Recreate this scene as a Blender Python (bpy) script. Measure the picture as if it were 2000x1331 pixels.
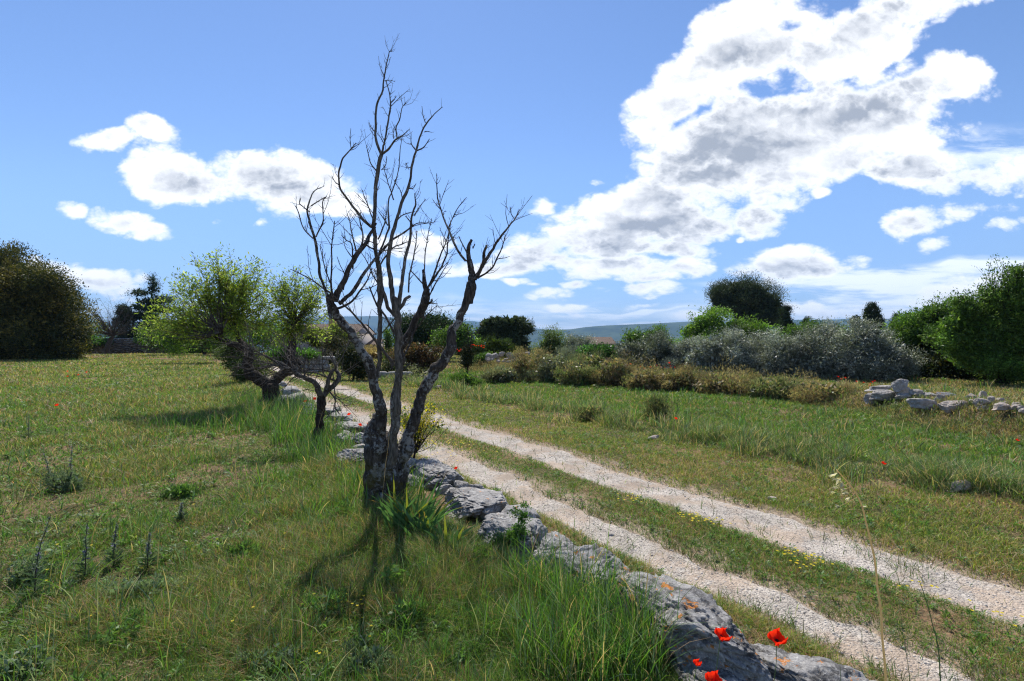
import bpy, math
import numpy as np
from mathutils import Vector

for o in list(bpy.data.objects):
    bpy.data.objects.remove(o, do_unlink=True)

# ------------------------------------------------------------------ camera, sky, sun, exposure
SC = bpy.context.scene
COL = SC.collection
HC = 1.8                                   # eye height above the ground, metres
cam = bpy.data.cameras.new('camera')
cam.sensor_width = 36.0
cam.lens = 18.0
cam.shift_y = -0.00275
cam.clip_start = 0.05
cam.clip_end = 60000
camo = bpy.data.objects.new('camera', cam)
camo.location = (0, 0, HC)
camo.rotation_euler = (math.radians(90), 0, 0)
COL.objects.link(camo)
SC.camera = camo

SUN_AZ = math.radians(-13)                 # measured from +Y towards +X
SUN_EL = math.radians(54)
sd = Vector((math.sin(SUN_AZ) * math.cos(SUN_EL), math.cos(SUN_AZ) * math.cos(SUN_EL), math.sin(SUN_EL)))
sl = bpy.data.lights.new('sun', 'SUN')
sl.energy = 5.0
sl.angle = math.radians(0.5)
sl.color = (1.0, 0.95, 0.87)
so = bpy.data.objects.new('sun', sl)
so.rotation_euler = (-sd).to_track_quat('-Z', 'Y').to_euler()
so.location = (0, 0, 60)
COL.objects.link(so)

SC.view_settings.view_transform = 'Standard'
SC.view_settings.look = 'None'
SC.view_settings.gamma = 1.0
SC.view_settings.exposure = 0.38
SC.view_settings.use_curve_mapping = False
SC.cycles.use_denoising = True
SC.cycles.denoiser = 'OPENIMAGEDENOISE'
SC.cycles.denoising_input_passes = 'RGB_ALBEDO_NORMAL'
SC.cycles.denoising_prefilter = 'NONE'
SC.cycles.filter_width = 1.2
SC.cycles.max_bounces = 6
SC.cycles.diffuse_bounces = 3
SC.cycles.glossy_bounces = 2
SC.cycles.transmission_bounces = 4
SC.cycles.transparent_max_bounces = 6
SC.cycles.volume_bounces = 0
SC.cycles.sample_clamp_indirect = 6.0
SC.cycles.caustics_reflective = False
SC.cycles.caustics_refractive = False


class NT:
    """small helper for node trees"""
    def __init__(self, nt):
        self.nt = nt
        nt.nodes.clear()

    def n(self, kind, ins=None, **kw):
        nd = self.nt.nodes.new(kind)
        for k, v in kw.items():
            setattr(nd, k, v)
        if ins:
            for k, v in ins.items():
                s = nd.inputs[k]
                if isinstance(v, bpy.types.NodeSocket):
                    self.nt.links.new(v, s)
                else:
                    s.default_value = v
        return nd

    def m(self, op, a, b=0.0, c=None, clamp=False):
        ins = {0: a, 1: b}
        if c is not None:
            ins[2] = c
        return self.n('ShaderNodeMath', ins, operation=op, use_clamp=clamp).outputs[0]

    def vm(self, op, a, b=(0, 0, 0), out=0):
        return self.n('ShaderNodeVectorMath', {0: a, 1: b}, operation=op).outputs[out]

    def noise(self, vec, scale, detail=4, rough=0.55, dist=0.0, out='Fac'):
        return self.n('ShaderNodeTexNoise', {'Vector': vec, 'Scale': scale, 'Detail': detail, 'Roughness': rough, 'Distortion': dist}).outputs[out]

    def ramp(self, v, a, b, lo=0.0, hi=1.0, smooth=True):
        nd = self.n('ShaderNodeMapRange', {0: v, 1: a, 2: b, 3: lo, 4: hi})
        nd.interpolation_type = 'SMOOTHSTEP' if smooth else 'LINEAR'
        return nd.outputs[0]

    def mix(self, f, a, b):
        nd = self.nt.nodes.new('ShaderNodeMix')
        nd.data_type = 'RGBA'
        nd.clamp_factor = True
        for s, v in ((nd.inputs[0], f), (nd.inputs[6], a), (nd.inputs[7], b)):
            if isinstance(v, bpy.types.NodeSocket):
                self.nt.links.new(v, s)
            else:
                s.default_value = v if not isinstance(v, tuple) else (v + (1.0,) if len(v) == 3 else v)
        return nd.outputs[2]


# ---- the sky: clear Nishita sky with cumulus clouds laid out by direction
# (x, y, rx, ry, turn, weight): each puff by where it stands in the sky south of the field
# (tenths of a degree-like units: 1000 = 45 degrees from straight ahead, y measured down from 660 = horizon)
PUFFS = [
    (540, 348, 190, 74, -10, 1.15), (345, 335, 125, 62, -8, 1.1), (590, 393, 130, 26, -6, .9), (300, 256, 66, 32, -10, .9),
    (205, 284, 90, 24, 6, .75), (700, 385, 66, 24, -8, .75),
    (128, 402, 46, 27, -8, .8), (235, 428, 74, 29, -6, .8), (305, 452, 74, 27, -10, .8),
    (90, 530, 130, 34, -4, 1.0), (200, 538, 95, 36, -14, .95), (442, 420, 22, 13, 30, .35), (505, 440, 16, 12, 20, .3),
    (820, 487, 80, 36, 0, .8), (720, 478, 44, 22, 0, .45), (930, 530, 80, 28, 0, .9), (1020, 500, 130, 45, 10, .9),
    (1055, 403, 34, 26, 10, .7), (735, 540, 60, 10, 0, .4), (1030, 555, 40, 10, 0, .5),
    (1190, 440, 150, 80, 12, 1.1), (1330, 400, 200, 100, 12, 1.2), (1450, 300, 250, 120, 18, 1.3),
    (1640, 250, 300, 120, 12, 1.3), (1790, 330, 190, 62, -10, 1.0), (1960, 345, 130, 48, 8, .9),
    (1330, 180, 160, 62, 35, 1.1), (1460, 90, 190, 110, 25, 1.2), (1680, 60, 290, 75, 22, 1.2), (1850, 165, 90, 60, 10, .9),
    (1290, 485, 150, 24, -3, .9), (1480, 400, 100, 58, -5, 1.0),
    (1180, 535, 110, 30, -4, .8), (1230, 572, 100, 18, 0, .7), (1340, 522, 78, 28, 4, .8), (1085, 577, 56, 15, 2, .7),
    (1545, 517, 145, 38, 2, 1.1), (1820, 435, 155, 32, 12, .7), (1960, 438, 120, 15, 6, .5), (1835, 480, 44, 16, 12, .5),
    (1580, 603, 90, 18, 0, .6), (640, 525, 50, 8, 0, .35), (1110, 602, 40, 7, 0, .35), (1300, 626, 170, 13, 4, .55),
    (900, 640, 200, 12, 0, .5), (1900, 580, 280, 40, 8, .8), (1700, 640, 260, 18, 0, .7), (1960, 560, 120, 34, 20, .9), (1130, 560, 50, 12, 0, .7), (1270, 548, 60, 14, 0, .7), (1000, 555, 26, 10, 0, .7), (1045, 562, 24, 8, 0, .7), (940, 545, 40, 12, 0, .7), (760, 560, 60, 12, 0, .6), (1590, 380, 26, 12, 10, .6), (1455, 458, 14, 8, 0, .6), (1150, 350, 30, 8, 0, .5), (1110, 602, 50, 8, 0, .8),
    (1180, 520, 130, 34, 0, 1.0), (1250, 600, 60, 7, 0, .6),
]
VEILS = [(1850, 565, 420, 46, 3, 1.0), (1700, 620, 420, 30, 0, 1.0), (1900, 528, 300, 12, 4, .9), (1650, 545, 260, 12, 3, .7), (1760, 590, 300, 24, 2, .9), (1950, 610, 200, 26, 0, .9), (1050, 620, 200, 5, 0, .9), (1180, 608, 180, 4, 0, .8),(1850, 545, 420, 26, 5, .55), (1780, 605, 420, 30, 2, .65), (1150, 613, 110, 4, 0, .8), (1060, 622, 70, 3, 0, .7),
         (1250, 640, 500, 16, 0, .5), (620, 610, 500, 22, 0, .35), (1980, 300, 170, 40, 0, .3)]
HOLES = [(1455, 172, 42, 18, 20, 1.0), (1500, 45, 110, 26, 10, 1.0), (1330, 235, 90, 16, 30, .6), (1700, 158, 120, 20, 14, .9), (1660, 385, 60, 14, 0, .6), (1250, 505, 300, 8, -4, .7), (1420, 20, 60, 16, 20, .6)]
GREYS = [(1560, 215, 270, 62, 8, 1.0), (1420, 290, 210, 60, 14, .8), (1370, 415, 190, 60, 10, .9), (1500, 405, 90, 42, 0, 1.0), (1200, 480, 190, 36, 4, .85),
         (1430, 110, 100, 26, 15, .5), (1800, 345, 150, 40, -8, .35), (1820, 450, 170, 24, 10, .7), (1545, 535, 120, 22, 0, .7),
         (520, 350, 130, 34, -5, .6), (370, 345, 60, 30, -5, .5), (1020, 515, 110, 24, 0, .75), (820, 500, 60, 18, 0, .4), (1190, 560, 110, 10, 0, .45),
         (1340, 533, 70, 12, 0, .45), (200, 550, 110, 14, -8, .3), (1660, 50, 160, 30, 15, .25)]


def field(T, p, items):
    """smooth union of turned ellipses: weight * (1 - r^2), over direction coordinates"""
    acc = None
    for (cx, cy, rx, ry, ang, w) in items:
        u0, v0 = (cx - 1000) / 1000, (660 - cy) / 1000
        a = math.radians(ang)
        rx, ry = rx / 1000, ry / 1000
        A = (math.cos(a) / rx, math.sin(a) / rx, -(u0 * math.cos(a) + v0 * math.sin(a)) / rx)
        B = (-math.sin(a) / ry, math.cos(a) / ry, -(-u0 * math.sin(a) + v0 * math.cos(a)) / ry)
        d1 = T.vm('DOT_PRODUCT', p, A, out=1)
        d2 = T.vm('DOT_PRODUCT', p, B, out=1)
        q = T.m('MULTIPLY', d1, d1)
        q = T.m('MULTIPLY_ADD', d2, d2, q)
        f = T.m('MULTIPLY_ADD', q, -w, w)
        acc = f if acc is None else T.m('MAXIMUM', acc, f)
    return acc


SC.world = bpy.data.worlds.new('World')
SC.world.use_nodes = True
T = NT(SC.world.node_tree)
sky = T.n('ShaderNodeTexSky', sky_type='NISHITA', sun_disc=False)
sky.sun_elevation = SUN_EL
sky.sun_rotation = SUN_AZ
sky.altitude = 400
sky.air_density = 1.0
sky.dust_density = 0.1
sky.ozone_density = 1.5
geo = T.n('ShaderNodeTexCoord')
sep = T.n('ShaderNodeSeparateXYZ', {0: geo.outputs['Generated']})
yy = T.m('MAXIMUM', T.m('ABSOLUTE', sep.outputs[1]), 0.08)
u = T.m('DIVIDE', sep.outputs[0], yy)
v = T.m('DIVIDE', sep.outputs[2], yy)
p0 = T.n('ShaderNodeCombineXYZ', {0: u, 1: v, 2: 1.0}).outputs[0]
# clouds squash towards the horizon: stretch noise coordinates vertically down there
vs = T.m('POWER', T.m('MAXIMUM', v, 0.001), 0.75)
pn = T.n('ShaderNodeCombineXYZ', {0: u, 1: T.m('MULTIPLY', vs, 1.5), 2: 0.0}).outputs[0]
warp = T.noise(pn, 4.0, 3, 0.55, out='Color')
wv = T.vm('MULTIPLY', T.vm('SUBTRACT', warp, (.5, .5, .5)), (0.13, 0.08, 0.0))
p1 = T.vm('ADD', p0, wv)


def billow(off, sc, det):
    """cauliflower lumps: inverted cell distance, several octaves"""
    q = T.vm('ADD', T.vm('ADD', pn, T.vm('MULTIPLY', T.vm('SUBTRACT', warp2, (.5, .5, .5)), (.05, .05, 0))), off)
    vo_ = T.n('ShaderNodeTexVoronoi', {'Vector': q, 'Scale': sc, 'Detail': det, 'Roughness': 0.55, 'Lacunarity': 2.3}, voronoi_dimensions='2D', feature='F1')
    return vo_.outputs['Distance']


warp2 = T.noise(pn, 12.0, 5, 0.6, out='Color')
b1 = billow((0, 0, 0), 11.0, 3.0)
b2 = billow((-0.006, 0.022, 0), 11.0, 3.0)
nz = T.noise(pn, 6.0, 11, 0.56, 0.1)
D = T.m('MAXIMUM', field(T, p1, PUFFS), -3.0)
hole = T.ramp(T.m('ADD', field(T, p1, HOLES), T.m('MULTIPLY_ADD', nz, 4.0, -2.4)), 0.1, 1.5)
D = T.m('MULTIPLY_ADD', hole, -1.1, D)
dens = T.m('MULTIPLY_ADD', b1, -0.62, D)
dens = T.m('ADD', dens, T.m('MULTIPLY_ADD', nz, 2.6, -1.04))
alpha = T.ramp(dens, -0.20, 0.42)
thick = T.ramp(dens, 0.05, 0.9)
lo1 = T.noise(pn, 6.0, 3, 0.5, 0.1)
lo2 = T.noise(T.vm('ADD', pn, (-0.01, 0.05, 0.0)), 6.0, 3, 0.5, 0.1)
relief = T.m('SUBTRACT', lo2, lo1)
brel = T.m('SUBTRACT', b1, b2)
G = T.ramp(field(T, p1, GREYS), -0.9, 0.9)
shade = T.m('MULTIPLY_ADD', G, 0.70, 0.13)
shade = T.m('MULTIPLY_ADD', relief, 1.5, shade)
shade = T.m('MULTIPLY_ADD', brel, T.m('MULTIPLY_ADD', G, -0.25, -0.30), shade)
shade = T.m('MULTIPLY_ADD', T.m('SUBTRACT', nz, 0.5), -0.3, shade)
shade = T.m('MULTIPLY', T.m('MINIMUM', T.m('MAXIMUM', shade, 0.0), 1.0), thick)
CLB = 14.4
ccol = T.mix(shade, (0.95 * CLB, 0.965 * CLB, 0.99 * CLB), (0.32 * CLB, 0.355 * CLB, 0.42 * CLB))
Vl = T.m('MULTIPLY', T.ramp(field(T, p1, VEILS), -0.5, 0.6), T.ramp(T.noise(T.vm('MULTIPLY', pn, (1, 3.5, 1)), 4.5, 8, .62), .36, .58))
skc = T.vm('MULTIPLY', sky.outputs[0], T.mix(T.ramp(v, 0.0, .35), (0.74, 0.90, 1.36, 1), (1.20, 1.36, 1.64, 1)))
c1 = T.mix(T.m('MULTIPLY', Vl, 0.95), skc, (0.86 * CLB, 0.92 * CLB, 1.0 * CLB))
c2 = T.mix(T.m('MULTIPLY', alpha, 0.985), c1, ccol)
up = T.m('GREATER_THAN', sep.outputs[2], 0.0)
c3 = T.mix(up, sky.outputs[0], c2)
bg = T.n('ShaderNodeBackground', {0: c3, 1: 0.074})
out = T.n('ShaderNodeOutputWorld', {0: bg.outputs[0]})
SC.world.cycles.sampling_method = 'MANUAL'
SC.world.cycles.sample_map_resolution = 512

# ------------------------------------------------------------------ numeric helpers
RNG = np.random.default_rng(7)


def _hash(ix, iy, iz, seed):
    h = (ix.astype(np.int64) * 374761393 + iy.astype(np.int64) * 668265263 + iz.astype(np.int64) * 2147483647 // 7 + seed * 1274126177) & 0xffffffff
    h = ((h ^ (h >> 13)) * 1274126177) & 0xffffffff
    h = (h ^ (h >> 16)) & 0xffffff
    return h / float(0xffffff)


def vnoise(P, seed=0):
    P = np.asarray(P, float)
    if P.shape[1] == 2:
        P = np.concatenate([P, np.zeros((len(P), 1))], 1)
    I = np.floor(P)
    F = P - I
    F = F * F * (3 - 2 * F)
    I = I.astype(np.int64)
    r = 0
    for dx in (0, 1):
        for dy in (0, 1):
            for dz in (0, 1):
                w = (F[:, 0] if dx else 1 - F[:, 0]) * (F[:, 1] if dy else 1 - F[:, 1]) * (F[:, 2] if dz else 1 - F[:, 2])
                r = r + w * _hash(I[:, 0] + dx, I[:, 1] + dy, I[:, 2] + dz, seed)
    return r


def fbm(P, scale=1.0, octv=4, seed=0, gain=0.5):
    P = np.asarray(P, float) * scale
    a, s, r = 1.0, 0.0, 0
    for k in range(octv):
        r = r + a * vnoise(P, seed + k * 17)
        s += a
        a *= gain
        P = P * 2.03 + 11.3
    return r / s


def sstep(x, a, b):
    q = np.clip((x - a) / (b - a), 0, 1)
    return q * q * (3 - 2 * q)


def W(px, py, Y):
    """the point at depth Y along the direction of a photo position"""
    return np.array([(px - 1000) / 1000 * Y, Y, HC + (660 - py) / 1000 * Y])


def gp(px, py, z=0.0):
    Y = (HC - z) / ((py - 660) / 1000)
    return np.array([(px - 1000) / 1000 * Y, Y, z])


def st(X, Y):
    return -.545 * X + .838 * Y, .838 * X + .545 * Y


def xy(s, t):
    return -.545 * s + .838 * t, .838 * s + .545 * t


def mesh(name, V, T3=None, Q4=None, mat=None, col=None, smooth=False, parent=None, loc=None):
    me = bpy.data.meshes.new(name)
    V = np.asarray(V, np.float32)
    T3 = np.zeros((0, 3), np.int32) if T3 is None or len(T3) == 0 else np.asarray(T3, np.int32)
    Q4 = np.zeros((0, 4), np.int32) if Q4 is None or len(Q4) == 0 else np.asarray(Q4, np.int32)
    if loc is not None:
        V = V - np.asarray(loc, np.float32)
    me.vertices.add(len(V))
    me.vertices.foreach_set('co', V.ravel())
    nl = T3.size + Q4.size
    me.loops.add(nl)
    me.loops.foreach_set('vertex_index', np.concatenate([T3.ravel(), Q4.ravel()]))
    npoly = len(T3) + len(Q4)
    me.polygons.add(npoly)
    starts = np.concatenate([np.arange(len(T3)) * 3, T3.size + np.arange(len(Q4)) * 4]).astype(np.int32)
    me.polygons.foreach_set('loop_start', starts)
    try:
        me.polygons.foreach_set('loop_total', np.concatenate([np.full(len(T3), 3), np.full(len(Q4), 4)]).astype(np.int32))
    except Exception:
        pass
    if smooth:
        me.polygons.foreach_set('use_smooth', np.ones(npoly, bool))
    if col is not None:
        a = me.color_attributes.new('Col', 'FLOAT_COLOR', 'POINT')
        c = np.ones((len(V), 4), np.float32)
        c[:, :3] = col
        a.data.foreach_set('color', c.ravel())
    me.update(calc_edges=True)
    me.validate()
    if mat is not None:
        me.materials.append(mat)
    o = bpy.data.objects.new(name, me)
    COL.objects.link(o)
    if parent is not None:
        o.parent = parent
        if loc is not None:
            o.location = Vector(loc) - parent.location
        else:
            o.location = -parent.location
    elif loc is not None:
        o.location = loc
    return o


def tag(o, label=None, cat=None, group=None, kind=None):
    if label: o['label'] = label
    if cat: o['category'] = cat
    if group: o['group'] = group
    if kind: o['kind'] = kind
    return o


def thing(name, label, cat, loc, group=None):
    o = bpy.data.objects.new(name, None)
    o.empty_display_size = 0.1
    COL.objects.link(o)
    o.location = tuple(float(c) for c in loc)
    return tag(o, label, cat, group)


# ------------------------------------------------------------------ materials
def newmat(name):
    m = bpy.data.materials.new(name)
    m.use_nodes = True
    return m, NT(m.node_tree)


def mat_leaf(name, trans=0.45, rough=0.55, spec=0.25, tint=(1, 1, 1)):
    m, T = newmat(name)
    a = T.n('ShaderNodeVertexColor', layer_name='Col')
    c = T.vm('MULTIPLY', a.outputs[0], tint)
    pb = T.n('ShaderNodeBsdfPrincipled', {'Base Color': c, 'Roughness': rough, 'Specular IOR Level': spec})
    tc = T.vm('MULTIPLY', c, (1.25, 1.35, 0.75))
    tr = T.n('ShaderNodeBsdfTranslucent', {0: tc})
    mx = T.n('ShaderNodeMixShader', {0: trans, 1: pb.outputs[0], 2: tr.outputs[0]})
    T.n('ShaderNodeOutputMaterial', {0: mx.outputs[0]})
    return m


def mat_bark(name, dark=(.035, .028, .022), light=(.13, .11, .095), lichen=(.34, .35, .32), amount=0.5, scale=1.0, moss=0.0):
    m, T = newmat(name)
    tc = T.n('ShaderNodeTexCoord').outputs['Object']
    st_ = T.vm('MULTIPLY', tc, (1, 1, .28))
    n1 = T.noise(st_, 38 * scale, 6, .65, .4)
    n2 = T.noise(tc, 22 * scale, 7, .7, .3)
    n3 = T.noise(tc, 3.2 * scale, 3, .5)
    c = T.mix(T.ramp(n1, .35, .7), dark + (1,), light + (1,))
    lm = T.ramp(T.m('MULTIPLY_ADD', n3, .5, T.m('MULTIPLY', n2, .75)), .86 - amount * .42, .92 - amount * .42)
    c = T.mix(T.m('MULTIPLY', lm, .85), c, T.mix(n1, tuple(x * .6 for x in lichen) + (1,), lichen + (1,)))
    if moss:
        mz = T.ramp(T.n('ShaderNodeSeparateXYZ', {0: tc}).outputs[2], .75, .1)
        mm = T.m('MULTIPLY', mz, T.ramp(T.noise(tc, 7, 5, .6), .42, .6))
        c = T.mix(T.m('MULTIPLY', mm, moss), c, (.10, .085, .02, 1))
    h = T.m('MULTIPLY_ADD', lm, .25, n1)
    bp = T.n('ShaderNodeBump', {'Strength': 1.0, 'Distance': 0.02 / scale, 'Height': h})
    pb = T.n('ShaderNodeBsdfPrincipled', {'Base Color': c, 'Roughness': .92, 'Specular IOR Level': .15, 'Normal': bp.outputs[0]})
    T.n('ShaderNodeOutputMaterial', {0: pb.outputs[0]})
    return m


def mat_rock(name, orange=0.0, base=(.30, .29, .275), darkamt=.5, warm=0.0, s=1.0):
    m, T = newmat(name)
    tc = T.n('ShaderNodeTexCoord').outputs['Object']
    n1 = T.noise(tc, 5 * s, 8, .68, .3)
    n2 = T.noise(T.vm('ADD', tc, (5, 2, 1)), 14 * s, 7, .7, .5)
    n3 = T.noise(T.vm('ADD', tc, (1, 7, 3)), 3.0 * s, 5, .6, .8)
    b = base
    c = T.mix(T.ramp(n1, .3, .7), tuple(x * .62 for x in b) + (1,), tuple(min(1, x * 1.25) for x in b) + (1,))
    c = T.mix(T.m('MULTIPLY', T.ramp(n2, .50, .62), .8), c, (.47, .46, .43, 1))
    c = T.mix(T.m('MULTIPLY', T.ramp(T.m('MULTIPLY_ADD', n3, .6, T.m('MULTIPLY', n2, .4)), .60 - darkamt * .12, .68 - darkamt * .12), .82), c, (.055, .052, .05, 1))
    if warm:
        c = T.mix(T.m('MULTIPLY', T.ramp(T.noise(tc, 2 * s, 4, .5), .35, .65), warm), c, (.44, .33, .25, 1))
    if orange:
        no = T.noise(T.vm('ADD', tc, (9, 4, 2)), 6.5 * s, 6, .62, .4)
        om = T.ramp(T.m('MULTIPLY_ADD', T.noise(tc, 30, 4, .6), .30, no), .835 - orange * .08, .86 - orange * .08)
        zz = T.ramp(T.n('ShaderNodeSeparateXYZ', {0: T.n('ShaderNodeNewGeometry').outputs['Normal']}).outputs[2], -.1, .4)
        c = T.mix(T.m('MULTIPLY', om, zz), c, T.mix(n2, (.50, .15, .025, 1), (.42, .22, .07, 1)))
    sp_ = T.noise(tc, 46 * s, 5, .75)
    c = T.mix(T.m('MULTIPLY', T.ramp(sp_, .56, .64), .7), c, (.50, .49, .46, 1))
    c = T.mix(T.m('MULTIPLY', T.ramp(sp_, .42, .34), .75), c, (.045, .043, .04, 1))
    h = T.m('MULTIPLY_ADD', n2, .5, n1)
    h = T.m('MULTIPLY_ADD', sp_, .3, h)
    bp = T.n('ShaderNodeBump', {'Strength': .9, 'Distance': .035 / s, 'Height': h})
    pb = T.n('ShaderNodeBsdfPrincipled', {'Base Color': c, 'Roughness': .9, 'Specular IOR Level': .2, 'Normal': bp.outputs[0]})
    T.n('ShaderNodeOutputMaterial', {0: pb.outputs[0]})
    return m


def mat_plain(name, c, rough=.8, nscale=6, var=.25, spec=.3, bump=.0):
    m, T = newmat(name)
    tc = T.n('ShaderNodeTexCoord').outputs['Object']
    n1 = T.noise(tc, nscale, 6, .6)
    col = T.mix(n1, tuple(x * (1 - var) for x in c) + (1,), tuple(min(1, x * (1 + var)) for x in c) + (1,))
    ins = {'Base Color': col, 'Roughness': rough, 'Specular IOR Level': spec}
    if bump:
        ins['Normal'] = T.n('ShaderNodeBump', {'Strength': .8, 'Distance': bump, 'Height': n1}).outputs[0]
    pb = T.n('ShaderNodeBsdfPrincipled', ins)
    T.n('ShaderNodeOutputMaterial', {0: pb.outputs[0]})
    return m


M_GRASS = mat_leaf('grass_blades', .42, .5, .3)
M_LEAF = mat_leaf('foliage', .42, .5, .3)
M_LEAFB = mat_leaf('foliage_backlit', .62, .5, .25)
M_DARKLEAF = mat_leaf('dark_foliage', .2, .6, .2)
M_OLIVE = mat_leaf('olive_foliage', .2, .45, .4)
M_PETAL = mat_leaf('petals', .5, .5, .2)
M_BARK = mat_bark('bark_lichen', dark=(.030, .025, .021), light=(.11, .095, .082), lichen=(.36, .36, .34), amount=.56, moss=.9)
M_BARKPALE = mat_bark('bark_pale', dark=(.06, .052, .042), light=(.20, .18, .15), lichen=(.38, .37, .33), amount=.4)
M_BARKDK = mat_bark('bark_dark', dark=(.018, .014, .011), light=(.075, .06, .048), lichen=(.2, .2, .18), amount=.18)
M_TWIG = mat_bark('twig_grey', dark=(.05, .042, .035), light=(.16, .14, .12), lichen=(.3, .3, .27), amount=.35)
M_TWIGDK = mat_bark('twig_dark', dark=(.03, .024, .02), light=(.09, .075, .062), lichen=(.2, .2, .18), amount=.2)
M_ROCKO = mat_rock('rock_orange_lichen', orange=1.0, base=(.27, .26, .25), darkamt=.9, s=1.7)
M_ROCK = mat_rock('rock_grey', orange=.3, base=(.29, .275, .26), darkamt=.7, s=1.6)
M_ROCKP = mat_rock('rock_pale', base=(.38, .325, .275), darkamt=.1, warm=.5, s=1.2)
M_ROCKG = mat_rock('rock_greyish', base=(.31, .29, .265), darkamt=.25, warm=.25, s=1.2)
# ------------------------------------------------------------------ terrain
BF = np.array([gp(600, 712)[:2], gp(900, 722)[:2], gp(1000, 733)[:2], gp(1250, 760)[:2], gp(1450, 775)[:2], gp(1640, 800)[:2], gp(1800, 835)[:2], gp(2000, 872)[:2], (14, 5.5), (24, 0)])


def bankdist(X, Y):
    """how far a point lies beyond the front foot of the bank (positive = behind it)"""
    P = np.stack([X, Y], 1)
    best = np.full(len(P), 1e9)
    sgn = np.zeros(len(P))
    for a, b in zip(BF[:-1], BF[1:]):
        d = b - a
        L = np.dot(d, d)
        tt = np.clip(((P - a) @ d) / L, 0, 1)
        q = a + tt[:, None] * d
        r = P - q
        dist = np.sqrt((r ** 2).sum(1))
        cr = d[0] * r[:, 1] - d[1] * r[:, 0]
        m = dist < best
        best[m] = dist[m]
        sgn[m] = np.where(cr[m] > 0, 1, -1)
    return best * sgn


def zground(X, Y, fine=True):
    X = np.asarray(X, float).ravel(); Y = np.asarray(Y, float).ravel()
    r = np.hypot(X, Y)
    P = np.stack([X, Y], 1)
    z = (fbm(P, .35, 3, 5) - .5) * .16 * sstep(r, 1, 8)
    z += (fbm(P, 2.2, 3, 9) - .5) * .05
    s, t = st(X, Y)
    # wheel ruts a little sunk, flat
    rut = np.maximum(sstep(t, 3.05, 3.2) * (1 - sstep(t, 3.6, 3.8)), sstep(t, 4.3, 4.45) * (1 - sstep(t, 5.1, 5.3)))
    flat = sstep(t, 2.4, 2.9) * (1 - sstep(t, 5.6, 6.6))
    z = z * (1 - .8 * flat) - .035 * rut
    z += .05 * sstep(t, 7.2, 7.6) * (1 - sstep(t, 8.2, 9.4))
    q = bankdist(X, Y)
    lump = .7 + .6 * fbm(P, .5, 3, 31)
    near = 1 - .45 * sstep(r, 18, 30)
    z += (.36 * sstep(q, .1, 1.3) - .18 * sstep(q, 2.0, 4.5)) * lump * near
    # the plateau ends and the land drops to the plain
    R = 62 + 18 * (fbm(np.stack([np.arctan2(X, Y) * 3, r * 0], 1), 1, 2, 3) - .5)
    R = R - 14 * np.exp(-((np.arctan2(X, Y) - .05) / .12) ** 2)
    k = np.clip(r - R, 0, None)
    z -= 130 * (1 - np.exp(-k / 420)) + np.clip(k, 0, 30) * .12
    z += sstep(r, 300, 1200) * (fbm(P, .0012, 4, 77) - .5) * 60
    return z


def terrain():
    na, rr = 1100, [0.0]
    r = 0.9
    radii = [0.05, .4]
    while r < 80:
        radii.append(r); r *= 1.0125
    while r < 11000:
        radii.append(r); r *= 1.09
    radii = np.array(radii)
    # fine in the part of the circle the field of view covers, coarse behind
    a1 = np.linspace(-math.radians(58), math.radians(58), na)
    a2 = np.linspace(math.radians(58), math.radians(302), 90)[1:-1]
    A = np.concatenate([a1, a2])
    RR, AA = np.meshgrid(radii, A, indexing='ij')
    X = RR * np.sin(AA); Y = RR * np.cos(AA)
    Z = zground(X.ravel(), Y.ravel())
    V = np.stack([X.ravel(), Y.ravel(), Z], 1)
    nr, nA = len(radii), len(A)
    i = np.arange(nr - 1)[:, None] * nA
    j = np.arange(nA)[None, :]
    j2 = (j + 1) % nA
    Q = np.stack([(i + j), (i + j2), (i + nA + j2), (i + nA + j)], -1).reshape(-1, 4)[:, ::-1]
    P2 = V[:, :2]
    s, t = st(P2[:, 0], P2[:, 1])
    col = soilcol(P2)
    o = mesh('ground', V, None, Q, mat_soil(), col, True)
    tag(o, kind='structure')
    return o


def soilcol(P):
    X, Y = P[:, 0], P[:, 1]
    s, t = st(X, Y)
    r = np.hypot(X, Y)
    n = fbm(P, .9, 4, 21)
    n2 = fbm(P, 6, 3, 23)
    dry = np.array([.22, .15, .088]); green = np.array([.085, .082, .03]); dust = np.array([.36, .29, .22])
    w = sstep(n + (n2 - .5) * .5, .38, .62)[:, None]
    c = dry * w + green * (1 - w)
    e = (n2 - .5) * .14 + (n - .5) * .1
    g = np.maximum(sstep(t + e, 2.98, 3.14) * (1 - sstep(t + e, 3.7, 3.98)), sstep(t + e, 4.26, 4.4) * (1 - sstep(t + e, 5.14, 5.42)))[:, None]
    c = c * (1 - g) + dust * g
    far = sstep(r, 70, 300)[:, None]
    pn = fbm(P, .004, 3, 61)[:, None]
    fc = np.array([.05, .075, .03]) * pn + np.array([.12, .12, .06]) * (1 - pn)
    return c * (1 - far) + fc * far


def mat_soil():
    m, T = newmat('soil')
    tc = T.n('ShaderNodeTexCoord').outputs['Object']
    a = T.n('ShaderNodeVertexColor', layer_name='Col').outputs[0]
    n1 = T.noise(tc, 30, 6, .7)
    c = T.mix(T.ramp(n1, .3, .7), T.vm('MULTIPLY', a, (.55, .55, .55)), T.vm('MULTIPLY', a, (1.4, 1.35, 1.3)))
    bp = T.n('ShaderNodeBump', {'Strength': .8, 'Distance': .03, 'Height': n1})
    pb = T.n('ShaderNodeBsdfPrincipled', {'Base Color': c, 'Roughness': .95, 'Specular IOR Level': .1, 'Normal': bp.outputs[0]})
    T.n('ShaderNodeOutputMaterial', {0: pb.outputs[0]})
    return m


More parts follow.
